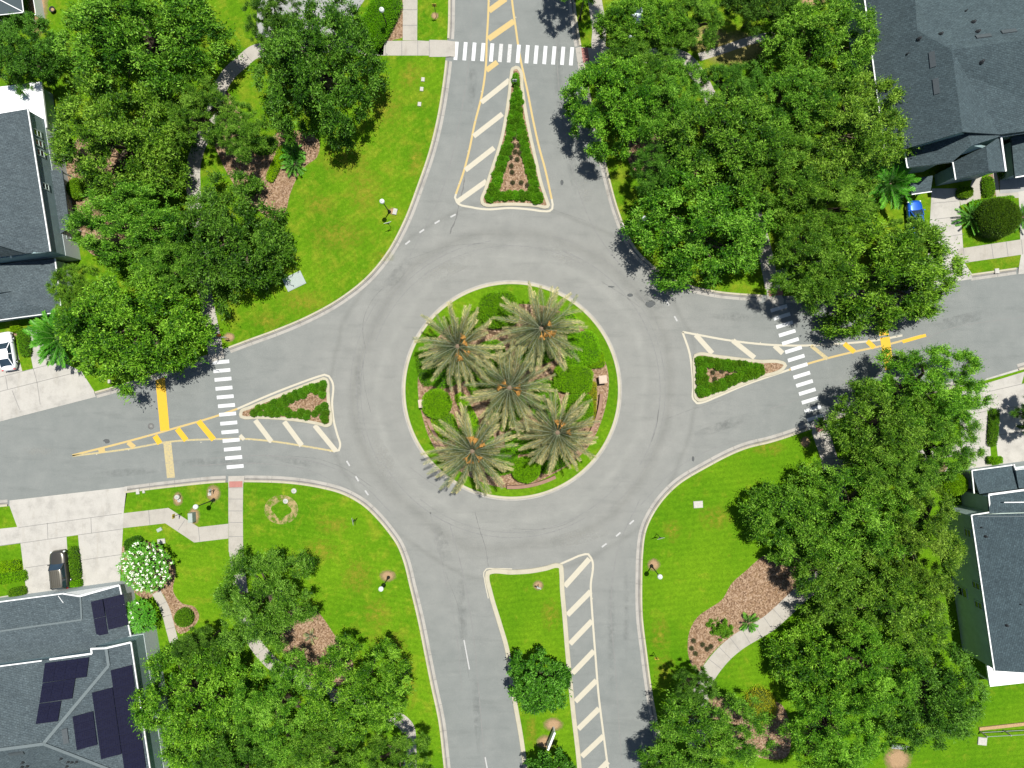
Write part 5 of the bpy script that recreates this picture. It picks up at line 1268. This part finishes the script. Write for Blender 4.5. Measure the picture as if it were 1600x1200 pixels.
# white flowering tree and its smaller neighbour
def frangipani(px, py, rpx, h, seed, label, flowers):
    r = np.random.default_rng(seed); R = rpx / PXM * (H - h * .8) / H; B, D, U, LN, VV = [], [], [], [], []; tips = []; m = MB()
    p = W(px, py, h * .8); o = thing('flowering_tree', label, 'tree', (p.x, p.y, .124))
    nt_ = 175 if flowers else 80
    for k in range(nt_):
        a = k * 2.39996; q = math.sqrt((k + .5) / nt_) * R * r.uniform(.86, 1.1); z = h - .32 * h * (q / R) ** 2 + r.normal() * .12
        c = np.array([q * math.cos(a), q * math.sin(a), z]); tips.append(c)
        nlf = 11; la = r.uniform(0, 6.28, nlf); d = nrm(np.stack([np.cos(la), np.sin(la), r.uniform(.05, .8, nlf)], 1) + np.array([[math.cos(a), math.sin(a), 0]]) * .35)
        B.append(np.repeat(c[None], nlf, 0)); D.append(d); U.append(nrm(np.repeat([[0, 0, 1.0]], nlf, 0) + rdir(r, nlf) * .3)); LN.append(r.uniform(.3, .52, nlf) * (1 if flowers else 1.25)); VV.append(np.clip(r.normal(.5, .25, nlf), 0, 1))
        if k % 4 == 0: m.tube([(0, 0, h * .3), (c[0] * .4, c[1] * .4, h * .5), tuple(c * .98)], [.09, .06, .025], 6)
    m.tube([(0, 0, 0), (0, 0, h * .32)], [.16, .11], 8); m.build('trunk', M['bark'], o)
    B, D, U, LN, VV = map(np.concatenate, (B, D, U, LN, VV))
    c = bpy.data.objects.new('crown', leaf_mesh('flowering_crown', B, D, U, LN, np.full(len(B), .13), VV, [M['fan']])); COL.objects.link(c); c.parent = o; c.color = (.95, .95, 1, 1)
    m = MB(); rr = random.Random(seed)
    for k, t in enumerate(tips):
        if rr.random() > (.62 if flowers else .08): continue
        for j in range(7):
            q = Vector(t) + Vector((rr.uniform(-.14, .14), rr.uniform(-.14, .14), rr.uniform(.08, .22))); s = rr.uniform(.05, .085)
            m.lathe(q, [(s * .3, -.03), (s, .0), (s * .7, .03)], 6)
    m.build('blossom', M['flower'], o)
frangipani(226, 886, 40, 3.4, 51, 'tree covered with white blossom clusters beside the empty drive', True)
frangipani(216, 964, 27, 2.8, 52, 'small bright leafed tree against the solar house eave', False)
# low shrubs that border the islands: one thing each
SH = [hedge_mesh('border_shrub', 700 + i, .5, .46, .55, 300, 'shrub', 2.4, (.16, .09), 1.0, .09) for i in range(4)]
def along(pxs, step, off, closed=True, jit=.12):
    P_ = crom(PX(pxs), .1, closed)
    if area(P_) < 0: P_.reverse()
    Q_ = normals(P_, closed, 1); acc = 0; out = []
    for i in range(1, len(P_)):
        acc += (P_[i] - P_[i - 1]).length
        if acc >= step: acc = 0; out.append(P_[i] + Q_[i] * (off + rnd.uniform(-jit, jit)))
    return out
def inside(p, poly):
    c = False; n = len(poly)
    for i in range(n):
        a, b = poly[i], poly[(i + 1) % n]
        if (a[1] > p[1]) != (b[1] > p[1]) and p[0] < (b[0] - a[0]) * (p[1] - a[1]) / (b[1] - a[1]) + a[0]: c = not c
    return c
def border(pts, label, group, tint, sc=(.85, 1.15), ykeep=None):
    done = []
    for p in pts:
        if ykeep and not ykeep(p): continue
        if any((p - q).length < .36 for q in done): continue
        done.append(p); o = bpy.data.objects.new('border_shrub', SH[rnd.randrange(4)]); COL.objects.link(o)
        s = rnd.uniform(*sc); o.location = (p.x, p.y, .115); o.scale = (s, s, s * rnd.uniform(.85, 1.1)); o.rotation_euler.z = rnd.uniform(0, 6.28)
        k = rnd.uniform(.85, 1.15); o.color = (tint[0] * k, tint[1] * k, tint[2], 1); tag(o, label, 'shrub', group)
def isl(n): return [i for i in ISL if i[0] == n][0][1]
NP = PX(isl('n'))
pts = along(isl('n'), .62, 1.02) + along(isl('n'), .70, 1.45)
def edge(p, poly):
    best = 9
    for i in range(len(poly)):
        a, b = Vector(poly[i]), Vector(poly[(i + 1) % len(poly)]); t = max(0, min(1, (p - a).dot(b - a) / max((b - a).length_squared, 1e-9))); best = min(best, (a.lerp(b, t) - p).length)
    return best
pts = [p for p in pts if inside(p, NP) and edge(p, NP) > .8] + [Vector(g2(x, y)) for x, y in ((806, 120), (807, 129), (808, 138), (803, 148), (811, 147), (802, 160), (808, 162), (814, 160), (802, 173), (808, 175), (814, 176), (801, 186), (806, 188), (814, 190))]
border(pts, 'one of the dense low green shrubs ringing the tall upper splitter island', 'shrubs edging the upper splitter island', (.92, 1.05, .9), (.72, .98), ykeep=lambda p: p.y > g2(0, 322)[1] and p.y < g2(0, 150)[1] or True)
WP = PX(isl('w')); pts = [p for p in along(isl('w'), .66, .86) + along(isl('w'), .74, 1.35) if inside(p, WP) and edge(p, WP) > .72 and p.x > g2(388, 0)[0] and (p.x < g2(470, 0)[0] or rnd.random() < .8)]
border(pts, 'one of the rounded dark green shrubs lining the left splitter island', 'shrubs edging the left splitter island', (.82, .9, .9), (.7, 1.0))
EP = PX(isl('e')); pts = [p for p in along(isl('e'), .66, .9) + along(isl('e'), .72, 1.4) if inside(p, EP) and edge(p, EP) > .75 and p.x < g2(1189, 0)[0]]
border(pts, 'one of the leafy green shrubs lining the right splitter island', 'shrubs edging the right splitter island', (.95, 1.0, .9), (.8, 1.1))
# dry seedlings on the mulch of the upper island
dry = hedge_mesh('seedling', 801, .26, .24, .3, 260, 'dry_leaf', 2.2, (.12, .05), 1.0, .2) if M.setdefault('dry_leaf', leaf_mat('dry_leaves', (.05, .04, .02), (.09, .075, .03), (.12, .13, .04))) else None
for x, y in [(802,216),(803,228),(811,228),(805,238),(812,240),(798,247),(808,250),(799,260),(800,270),(801,286),(814,286),(824,290),(828,290),(820,305)]:
    plant('seedling', 'small dark dry seedling on the mulch of the upper splitter island', 'seedling', x, y, dry, .118, x, group='seedlings in the upper island mulch')
for x, y in [(1113,582),(1116,592),(1136,587),(1148,578),(1127,580)]:
    plant('seedling', 'small dry seedling on the mulch of the right splitter island', 'seedling', x, y, dry, .118, x, group='seedlings in the right island mulch')
for x, y in [(1080,1012),(1086,1020),(1097,1006),(1104,1013),(1110,1009),(1083,1000)]:
    plant('seedling', 'small dry seedling in the lower right mulch bed', 'seedling', x, y, dry, .122, x, group='seedlings in the lower right bed')
# ================================================================== street lamps, signs, boxes, vehicles
def lamp_proto():
    o = thing('street_lamp', 'lamp', 'street lamp'); 
    m = MB(); m.lathe((0, 0, 0), [(.22, 0), (.22, .12), (.15, .2), (.12, .75), (.08, .82)], 12); m.build('base', M['black_metal'], o)
    m = MB(); m.lathe((0, 0, 0), [(.075, .8), (.062, 2.5), (.05, 4.4)], 10); m.lathe((0, 0, 4.36), [(.05, 0), (.14, .05), (.16, .12), (.10, .16)], 12); m.build('pole', M['black_metal'], o)
    m = MB(); m.lathe((0, 0, 4.5), [(.12, 0), (.22, .08), (.30, .25), (.30, .42), (.24, .58), (.12, .68), (.03, .72)], 18); g = m.build('globe', M['globe'], o)
    m = MB(); m.lathe((0, 0, 5.12), [(.13, .06), (.09, .11), (.03, .16), (.02, .24)], 12); m.build('finial', M['globe'], g)
    return o
lp = lamp_proto(); used = False
for x, y, lab in [(608.5, 331, 'black post lamp with white globe on the top left lawn, by a beige ground box'), (607, 902, 'black post lamp with white globe on a bare oval patch, lower left lawn'),
                  (1018, 884, 'black post lamp with white globe on the open lawn right of the lower road'), (334, 781, 'black post lamp with white globe over the pale utility cabinet on the small left lawn'),
                  (608, 49, 'black post lamp with white globe above the thick top left hedge'), (995, 356, 'black post lamp with white globe under the oaks at the upper right kerb'),
                  (906, 30, 'black post lamp with white globe at the top edge, right of the upper road')]:
    o = lp if not used else copy_tree(lp); used = True
    p = W(x, y, .12); o.location = (p.x, p.y, .12); o.rotation_euler.z = x; tag(o, lab, 'street lamp', 'post lamps round the circle')
def sign_post(px, py, face, label, kind='yield', hgt=2.4):
    p = W(px, py, .12); o = thing('road_sign', label, 'road sign', (p.x, p.y, .12), face)
    m = MB(); m.lathe((0, 0, 0), [(.035, 0), (.035, hgt)], 8); m.lathe((0, 0, hgt), [(.05, 0), (.03, .06)], 8); m.build('post', M['black_metal'], o)
    m = MB()
    if kind == 'yield':
        t = [(-.46, hgt - .02), (.46, hgt - .02), (0, hgt - .82)]; vs = [(.05, a, b) for a, b in t] + [(.075, a, b) for a, b in t]
        m.add(vs, [(0, 1, 2), (0, 3, 4, 1), (1, 4, 5, 2), (2, 5, 3, 0)], 1); m.add(vs, [(5, 4, 3)], 0); s = m.build('sign_plate', [M['red'], M['galv']], o)
        m = MB(); c = hgt - .28; t = [(-.27, c + .15), (.27, c + .15), (0, c - .31)]; vs = [(.076, a, b) for a, b in t] + [(.082, a, b) for a, b in t]
        m.add(vs, [(0, 1, 2), (5, 4, 3), (0, 3, 4, 1), (1, 4, 5, 2), (2, 5, 3, 0)]); m.build('sign_centre', M['white'], s)
    else:
        m.box((.06, 0, hgt - .35), (.025, .55, .65)); m.build('sign_plate', M['white' if kind == 'white' else 'pale_plate'], o)
    return o
M['pale_plate'] = plain('sign_yellow', (.55, .42, .05), .5)
sign_post(611, 355.5, PI / 2 + .25, 'give way sign on the top left lawn just below the lamp'); sign_post(1026, 834, -PI / 2 + .25, 'give way sign at the top of the right lawn by the lower road')
sign_post(558.5, 809, PI + .2, 'thin give way sign on the left lawn below the left road'); sign_post(969, 361, .3, 'give way sign at the upper right kerb under the oaks')
sign_post(1021, 1019, -PI / 2, 'square sign low on the right lawn beside the lower road', 'yellow', 2.2); sign_post(682, 26, PI / 2, 'tall sign on the grass strip by the upper road', 'yellow', 2.8)
sign_post(284, 802, PI, 'thin sign beside the jogging walk on the small left lawn', 'yellow', 2.3); sign_post(336, 765, PI, 'short dark sign on the bare patch by the corner lamp', 'white', 1.6)
sign_post(841, 913, PI / 2 - .3, 'black keep right sign on the bare patch at the head of the grass median', 'white', 2.0); sign_post(358, 529, PI / 2, 'short dark sign by the left path ramp', 'white', 1.7)
sign_post(804, 133, PI / 2, 'small dark sign in the shrubs at the tip of the upper island', 'white', 1.5)
# monument board on the median
a, b = Vector((*g2(865.5, 1134), .12)), Vector((*g2(855, 1160), .12)); o = thing('notice_board', 'white edged board standing on two bare patches on the grass median', 'notice board', a.lerp(b, .5))
m = MB(); m.bar(a + Vector((0, 0, .95)), b + Vector((0, 0, .95)), .14, 1.2); f = m.build('panel', M['white'], o, o.location)
m = MB(); m.bar(a.lerp(b, -.02) + Vector((0, 0, 1.61)), a.lerp(b, 1.02) + Vector((0, 0, 1.61)), .24, .1); m.build('top_rail', M['white'], o, o.location)
for t in (.06, .94):
    q = a.lerp(b, t); m = MB(); m.box((q.x, q.y, .85), (.2, .2, 1.5)); m.build('post', M['white'], o, o.location)
# low wall and pillars in the circle
def wall_arc(a0, a1, r, label):
    n = 24; P_ = [Vector((CX + r / PXM * math.cos(a0 + (a1 - a0) * k / n), CY - r / PXM * math.sin(a0 + (a1 - a0) * k / n))) for k in range(n + 1)]; Q_ = normals(P_, False, 1)
    m = MB(); m.sweep(P_, Q_, [(-.17, .1), (-.17, .80), (-.2, .80), (-.2, .88), (.2, .88), (.2, .80), (.17, .80), (.17, .1)], 0)
    for k in (0, n):
        q = Q_[k]; p = P_[k]; m.add([(p.x - q.x * .17, p.y - q.y * .17, .1), (p.x + q.x * .17, p.y + q.y * .17, .1), (p.x + q.x * .17, p.y + q.y * .17, .87), (p.x - q.x * .17, p.y - q.y * .17, .87)], [(0, 1, 2, 3)])
    tag(m.build('low_wall', M['brick']), label, 'garden wall')
wall_arc(.04, .78, 139, 'low curved brown brick wall on the right of the circle'); wall_arc(PI - .34, PI - .92, 137, 'low curved brick wall at the lower left of the circle'); wall_arc(1.1, 1.62, 150, 'low curved brick wall at the bottom of the circle')
for x, y, lab in ((940, 593, 'brown square brick pillar at the right of the circle'), (662, 630, 'pale square pillar at the left edge of the circle')):
    p = W(x, y, .12); o = thing('brick_pillar', lab, 'pillar', (p.x, p.y, .12), .12); m = MB(); m.box((0, 0, .6), (.8, .8, 1.2)); m.build('shaft', M['brick'], o); m = MB(); m.box((0, 0, 1.25), (.98, .98, .1)); m.box((0, 0, 1.32), (.8, .8, .05)); m.build('cap', M['brick_pale'], o)
# utility boxes, lids
def lidbox(px, py, w, d, hgt, rz, mat, label, name='utility_box', cat='utility box', lid=True, group=None):
    p = W(px, py, .12); o = thing(name, label, cat, (p.x, p.y, .12), rz, group); m = MB(); m.box((0, 0, hgt / 2 - .02), (w, d, hgt + .04)); m.build('body', mat, o)
    if lid: m = MB(); m.box((0, 0, hgt + .012), (w * .92, d * .92, .025), taper=.96); m.box((0, d * .25, hgt + .03), (w * .14, d * .05, .02)); m.build('lid', mat, o)
lidbox(460, 439.5, 2.5, 1.75, .10, .45, M['pad'], 'large pale green pad set in the top left lawn', 'utility_pad', 'utility pad'); lidbox(617.5, 331, .5, .75, .2, -.25, M['util_white'], 'beige ground box right beside the top left lawn lamp')
lidbox(1090.5, 788, 1.15, .85, .15, .06, M['util_white'], 'white lidded box alone on the right lawn')
for x, y, l in ((661, 124.5, 'uppermost of three white ground lids on the top left lawn'), (659, 139.5, 'middle of three white ground lids on the top left lawn'), (655.5, 163, 'lowest of three white ground lids on the top left lawn')): lidbox(x, y, .42, .5, .1, -.1, M['util_white'], l, 'ground_lid', 'ground lid')
lidbox(215.5, 768, .42, .65, .1, .1, M['util_white'], 'white oblong lid on the small left lawn by the driveway', 'ground_lid', 'ground lid'); lidbox(225, 768, .3, .38, .12, .1, M['util_white'], 'tiny white frame lid next to the oblong one by the driveway', 'ground_lid', 'ground lid')
lidbox(303, 807, .55, 1.15, 1.0, .05, M['pad'], 'pale blue green utility cabinet on the small left lawn beside the walk', 'utility_cabinet', 'utility cabinet'); lidbox(328, 772, .4, .35, .12, .1, M['util_white'], 'pale square lid beside the short sign on the bare patch', 'ground_lid', 'ground lid')
lidbox(249.5, 827.5, .65, .42, .12, .5, M['pad'], 'upper pale stone slab on the grass above the flowering tree', 'ground_lid', 'ground lid'); lidbox(252.5, 845.5, .95, .6, .1, .1, M['util_white'], 'lower pale stone slab on the grass above the flowering tree', 'ground_lid', 'ground lid')
lidbox(1557, 423.5, .55, .6, .12, .1, M['util_white'], 'white lid on the dry strip by the top right walk', 'ground_lid', 'ground lid'); lidbox(1534, 1157.5, 1.1, .95, .15, -.1, M['util_white'], 'pale square box on the lawn below the grey railing fence')
lidbox(172, 596, .3, .45, .25, 0, M['util_white'], 'small white stub box on the grass under the bright road oak', 'ground_lid', 'ground lid')
def disc(px, py, r, label, name='sprinkler_ring', cat='sprinkler ring', z=.12, mats=('util_white', 'pad'), h=.06):
    p = W(px, py, z); o = thing(name, label, cat, (p.x, p.y, z)); m = MB(); m.lathe((0, 0, 0), [(r, -.02), (r, h), (r * .8, h + .02), (r * .5, h + .02)], 18); m.build('rim', M[mats[0]], o)
    m = MB(); m.lathe((0, 0, 0), [(r * .48, 0), (r * .44, h + .028), (r * .2, h + .03)], 14); m.build('cover', M[mats[1]], o)
disc(459.3, 767, .33, 'upper white concrete ring on the left lawn by the dry grass circle'); disc(446.3, 783, .33, 'lower white concrete ring inside the dry grass circle')
disc(279, 776, .30, 'white and blue standpipe cover on the bare patch of the small left lawn', 'standpipe', 'standpipe', h=.5); disc(280, 782, .24, 'small pale cap just below the standpipe cover', 'valve_cap', 'valve cap')
disc(236, 666, .40, 'round iron manhole cover in the left road by the yellow band', 'manhole_cover', 'manhole cover', .0, ('crack', 'asphalt'), .006)
p = W(343, 524, .12); o = thing('hydrant', 'orange hydrant at the edge of the left path ramp', 'hydrant', (p.x, p.y, .12)); m = MB(); m.lathe((0, 0, 0), [(.17, 0), (.17, .06), (.11, .08), (.11, .5), (.15, .52), (.13, .62), (.05, .72)], 12); m.build('body', M['orange'], o); m = MB(); m.bar((-.22, 0, .42), (.22, 0, .42), .1, .1); m.bar((0, 0, .42), (0, -.22, .42), .13, .13); m.build('nozzle', M['orange'], o)
p = W(84.5, 17, .12); o = thing('planter_pot', 'black round pot on the grass beside the white fence top left', 'pot', (p.x, p.y, .12)); m = MB(); m.lathe((0, 0, 0), [(.26, 0), (.36, .4), (.38, .42), (.33, .42), (.3, .3)], 14); m.build('pot', M['vent'], o); m = MB(); m.lathe((0, 0, .28), [(.3, 0), (.1, .05)], 12); m.build('soil', M['soil'], o)
p = W(1402, 1164, .12); o = thing('garden_bench', 'slatted grey garden bench in the shade at the bottom edge', 'bench', (p.x, p.y, .12), -.1)
for k in range(4): m = MB(); m.box((0, -.22 + k * .145, .45), (1.9, .12, .04)); m.build('seat_slat', M['galv'], o)
for s in (-.8, .8): m = MB(); m.box((s, 0, .21), (.08, .55, .43)); m.build('leg', M['vent'], o)
m = MB(); m.box((0, .34, .72), (1.9, .05, .42)); m.build('backrest', M['galv'], o)
# ---- cars
def car(label, px, py, heading, Ln, Wd, Ht, paint, kind='sedan', name='parked_car', roofmat=None, zc=.9):
    p = W(px, py, zc); o = thing(name, label, 'car', (p.x, p.y, 0), heading); base = .02 + (0.126 if True else 0)
    o.location.z = .134
    suv = kind == 'suv'; hood = .64 * Ht if suv else .64 * Ht; hood = (1.12 if suv else .93); belt = hood + (.06 if suv else .05); deck = belt if suv else belt + .02
    xs = np.linspace(-1, 1, 27); vs = []; fs = []; NS = 11
    for x in xs:
        ax = abs(x); w = Wd / 2 * (1 - .16 * ax ** 5 - .16 * max(0, ax - .86) / .14) 
        w *= 1 - .16 * max(0, (x - .62) / .38) ** 2.0 - .10 * max(0, (-x - .7) / .3) ** 2
        top = belt - (.12 * max(0, (x - .28) / .72) ** 1.2 if x > 0 else .03 * ax) - (.22 * max(0, (ax - .93) / .07) ** 1.5)
        lo = .22 + .1 * max(0, (ax - .8) / .2); X = x * Ln / 2
        sec = [(-w * .90, lo), (-w * .99, .42), (-w, .62), (-w * .97, top - .16), (-w * .90, top - .03), (-w * .5, top + .035), (0, top + .05), (w * .5, top + .035), (w * .90, top - .03), (w * .97, top - .16), (w, .62), (w * .99, .42), (w * .90, lo)]
        NS = len(sec); vs += [(X, a, b) for a, b in sec]
    for i in range(len(xs) - 1):
        for k in range(NS - 1): fs.append((i * NS + k, (i + 1) * NS + k, (i + 1) * NS + k + 1, i * NS + k + 1))
        fs.append((i * NS + NS - 1, (i + 1) * NS + NS - 1, (i + 1) * NS, i * NS))
    fs.append(tuple(range(NS))); fs.append(tuple(reversed([(len(xs) - 1) * NS + k for k in range(NS)])))
    m = MB(); m.add(vs, [tuple(reversed(f)) for f in fs], 0, True); m.build('body', paint, o)
    # greenhouse
    if suv: x0, x1, x2, x3 = -.97 * Ln / 2, -.84 * Ln / 2, .08 * Ln / 2, .36 * Ln / 2
    else: x0, x1, x2, x3 = -.80 * Ln / 2, -.42 * Ln / 2, .10 * Ln / 2, .46 * Ln / 2
    wb, wr = Wd * .425, Wd * (.37 if suv else .335); zb = belt - .02
    def ring(x, w, z): return [(x, -w, z), (x, w, z)]
    def win(nm, q, mat=None, th=.02):
        m = MB(); c = sum((Vector(v) for v in q), Vector()) / 4; m.add(q, [(0, 1, 2, 3)]); n = (Vector(q[1]) - Vector(q[0])).cross(Vector(q[2]) - Vector(q[0])).normalized(); lo = [Vector(v) - n * th for v in q]
        m.add([Vector(v) for v in q] + lo, [(0, 4, 5, 1), (1, 5, 6, 2), (2, 6, 7, 3), (3, 7, 4, 0), (7, 6, 5, 4)]); return m.build(nm, mat or M['car_glass'], o)
    zr = Ht
    win('windscreen', [(x3, -wb * .94, zb), (x3, wb * .94, zb), (x2, wr * .97, zr - .05), (x2, -wr * .97, zr - .05)])
    win('rear_window', [(x0, wb * .94, zb + .0), (x0, -wb * .94, zb + .0), (x1, -wr * .97, zr - .05), (x1, wr * .97, zr - .05)])
    for s in (1, -1):
        q = [(x0 + .1, s * wb * 1.0, zb), (x3 - .05, s * wb * 1.0, zb), (x2 + .02, s * wr, zr - .06), (x1 - .02, s * wr, zr - .06)]
        win('side_window', q if s < 0 else q[::-1])
        m = MB(); 
        for a, b in (((x3, s * wb, zb), (x2, s * wr, zr - .04)), ((x0, s * wb * .95, zb), (x1, s * wr, zr - .04)), (((x2 + x1) / 2, s * wb * 1.01, zb), ((x2 + x1) / 2 - .05, s * wr * 1.01, zr - .05))):
            m = MB(); m.bar(a, b, .09, .06); m.build('pillar', paint, o)
        m = MB(); m.box((x3 - .12, s * (wb + .18), belt + .04), (.12, .22, .15), taper=.8); m.build('mirror', paint, o)
        m = MB(); m.box((Ln * .455, s * Wd * .36, hood - .27), (.2, .34, .15), -s * .45, taper=.85); m.build('headlight', M['globe'], o)
        m = MB(); m.box((-Ln * .478, s * Wd * .36, belt - .22), (.12, .3, .2), s * .3, taper=.9); m.build('tail_light', M['red'], o)
        for x in (-.30, .31):
            c = Vector((x * Ln, s * (Wd / 2 - .11), .34)); m = MB(); m.tube([c - Vector((0, .12, 0)), c - Vector((0, .10, 0)), c + Vector((0, .10, 0)), c + Vector((0, .12, 0))], [.30, .34, .34, .30], 20)
            t = m.build('tyre', M['tyre'], o); m = MB(); cc = c + Vector((0, s * .115, 0)); m.tube([cc - Vector((0, .02, 0)), cc + Vector((0, .02, 0))], [.23, .20], 14); m.build('rim', M['rim'], t)
    # roof panel with a soft crown
    m = MB(); rx = np.concatenate([[x1], np.linspace(x1 * .93 + x2 * .07, x1 * .07 + x2 * .93, 5), [x2]]); RS = [(-wr, -.06), (-wr * .9, -.005), (-wr * .45, .03), (0, .04), (wr * .45, .03), (wr * .9, -.005), (wr, -.06)]; vs = []; fs = []
    for x in rx:
        e = -.03 * abs((x - (x1 + x2) / 2) / ((x2 - x1) / 2)) ** 3; tt = abs((x - (x1 + x2) / 2) / ((x2 - x1) / 2)); vs += [(x, a * (1 - .14 * tt ** 6), zr + b + e) for a, b in RS]
    for i in range(6):
        for k in range(6): fs.append((i * 7 + k, (i + 1) * 7 + k, (i + 1) * 7 + k + 1, i * 7 + k + 1))
    m.add(vs, fs, 0, True); m.build('roof', roofmat or paint, o)
    if suv:
        for k in range(5):
            y = (-.5 + k / 4) * wr * 1.3; m = MB(); m.bar((x1 + .15, y, zr + .045), (x2 - .15, y, zr + .045), .05, .03); m.build('roof_rib', roofmat or paint, o)
    m = MB(); m.box((Ln * .492, 0, .42), (.06, Wd * .55, .2)); m.build('grille', M['vent'], o)
    m = MB(); m.box((-Ln * .497, 0, .62), (.03, .5, .13)); m.build('number_plate', M['white'], o)
    return o
def carpaint(name, c, metal=.5, rough=.3): return plain(name, c, rough, .04, 2, .5, metal, .8)
car('dark bronze estate car parked nose to the road on the left drive', 93.5, 890, PI / 2 + .10, 4.8, 2.05, 1.75, carpaint('bronze_paint', (.06, .056, .044)), 'suv', roofmat=carpaint('bronze_roof', (.085, .078, .058), .3, .4))
car('white saloon car cut by the left edge on the drive', 9, 549, PI / 2 + .16, 4.8, 1.95, 1.45, carpaint('white_paint_car', (.70, .71, .73), 0, .3))
car('bright blue car half hidden under oak leaves beside the gable house', 1431, 341, PI / 2 + .08, 4.5, 1.85, 1.45, carpaint('blue_paint', (.01, .09, .46), .3))
car('white car glimpsed through leaves at the top edge', 994, 38, -PI / 2 + .05, 4.6, 1.9, 1.5, carpaint('silver_white_paint', (.55, .62, .64), .1))
# ================================================================== light and camera
w = bpy.data.worlds.new('World'); SC.world = w; w.use_nodes = True
nt = w.node_tree; nt.nodes.clear()
sd = Vector((.128, .208, 1.0)).normalized(); elev = math.asin(sd.z); az = math.atan2(sd.x, sd.y)
sky = nt.nodes.new('ShaderNodeTexSky'); sky.sky_type = 'NISHITA'; sky.sun_disc = False; sky.sun_elevation = elev; sky.sun_rotation = az
sky.air_density = 1.0; sky.dust_density = .8
bg = nt.nodes.new('ShaderNodeBackground'); bg.inputs[1].default_value = .062
wo = nt.nodes.new('ShaderNodeOutputWorld'); nt.links.new(sky.outputs[0], bg.inputs[0]); nt.links.new(bg.outputs[0], wo.inputs[0])
sl = bpy.data.lights.new('sun', 'SUN'); sl.energy = 4.6; sl.angle = math.radians(.53); sl.color = (1, .965, .90)
so_ = bpy.data.objects.new('sun', sl); COL.objects.link(so_); so_.rotation_euler = (-sd).to_track_quat('-Z', 'Y').to_euler(); so_.location = (20, 30, 120)
cd = bpy.data.cameras.new('camera'); cam = bpy.data.objects.new('camera', cd); COL.objects.link(cam)
cam.location = (0, 0, H); cam.rotation_euler = (0, 0, 0); cd.sensor_width = 36; cd.sensor_fit = 'HORIZONTAL'; cd.lens = 18 / (64.0 / H); cd.clip_end = 3000; cd.clip_start = 1
SC.camera = cam
SC.view_settings.view_transform = 'Standard'; SC.view_settings.look = 'None'; SC.view_settings.exposure = .75; SC.view_settings.gamma = 1
SC.view_settings.use_curve_mapping = False
SC.cycles.max_bounces = 8; SC.cycles.transparent_max_bounces = 8; SC.cycles.sample_clamp_indirect = 6
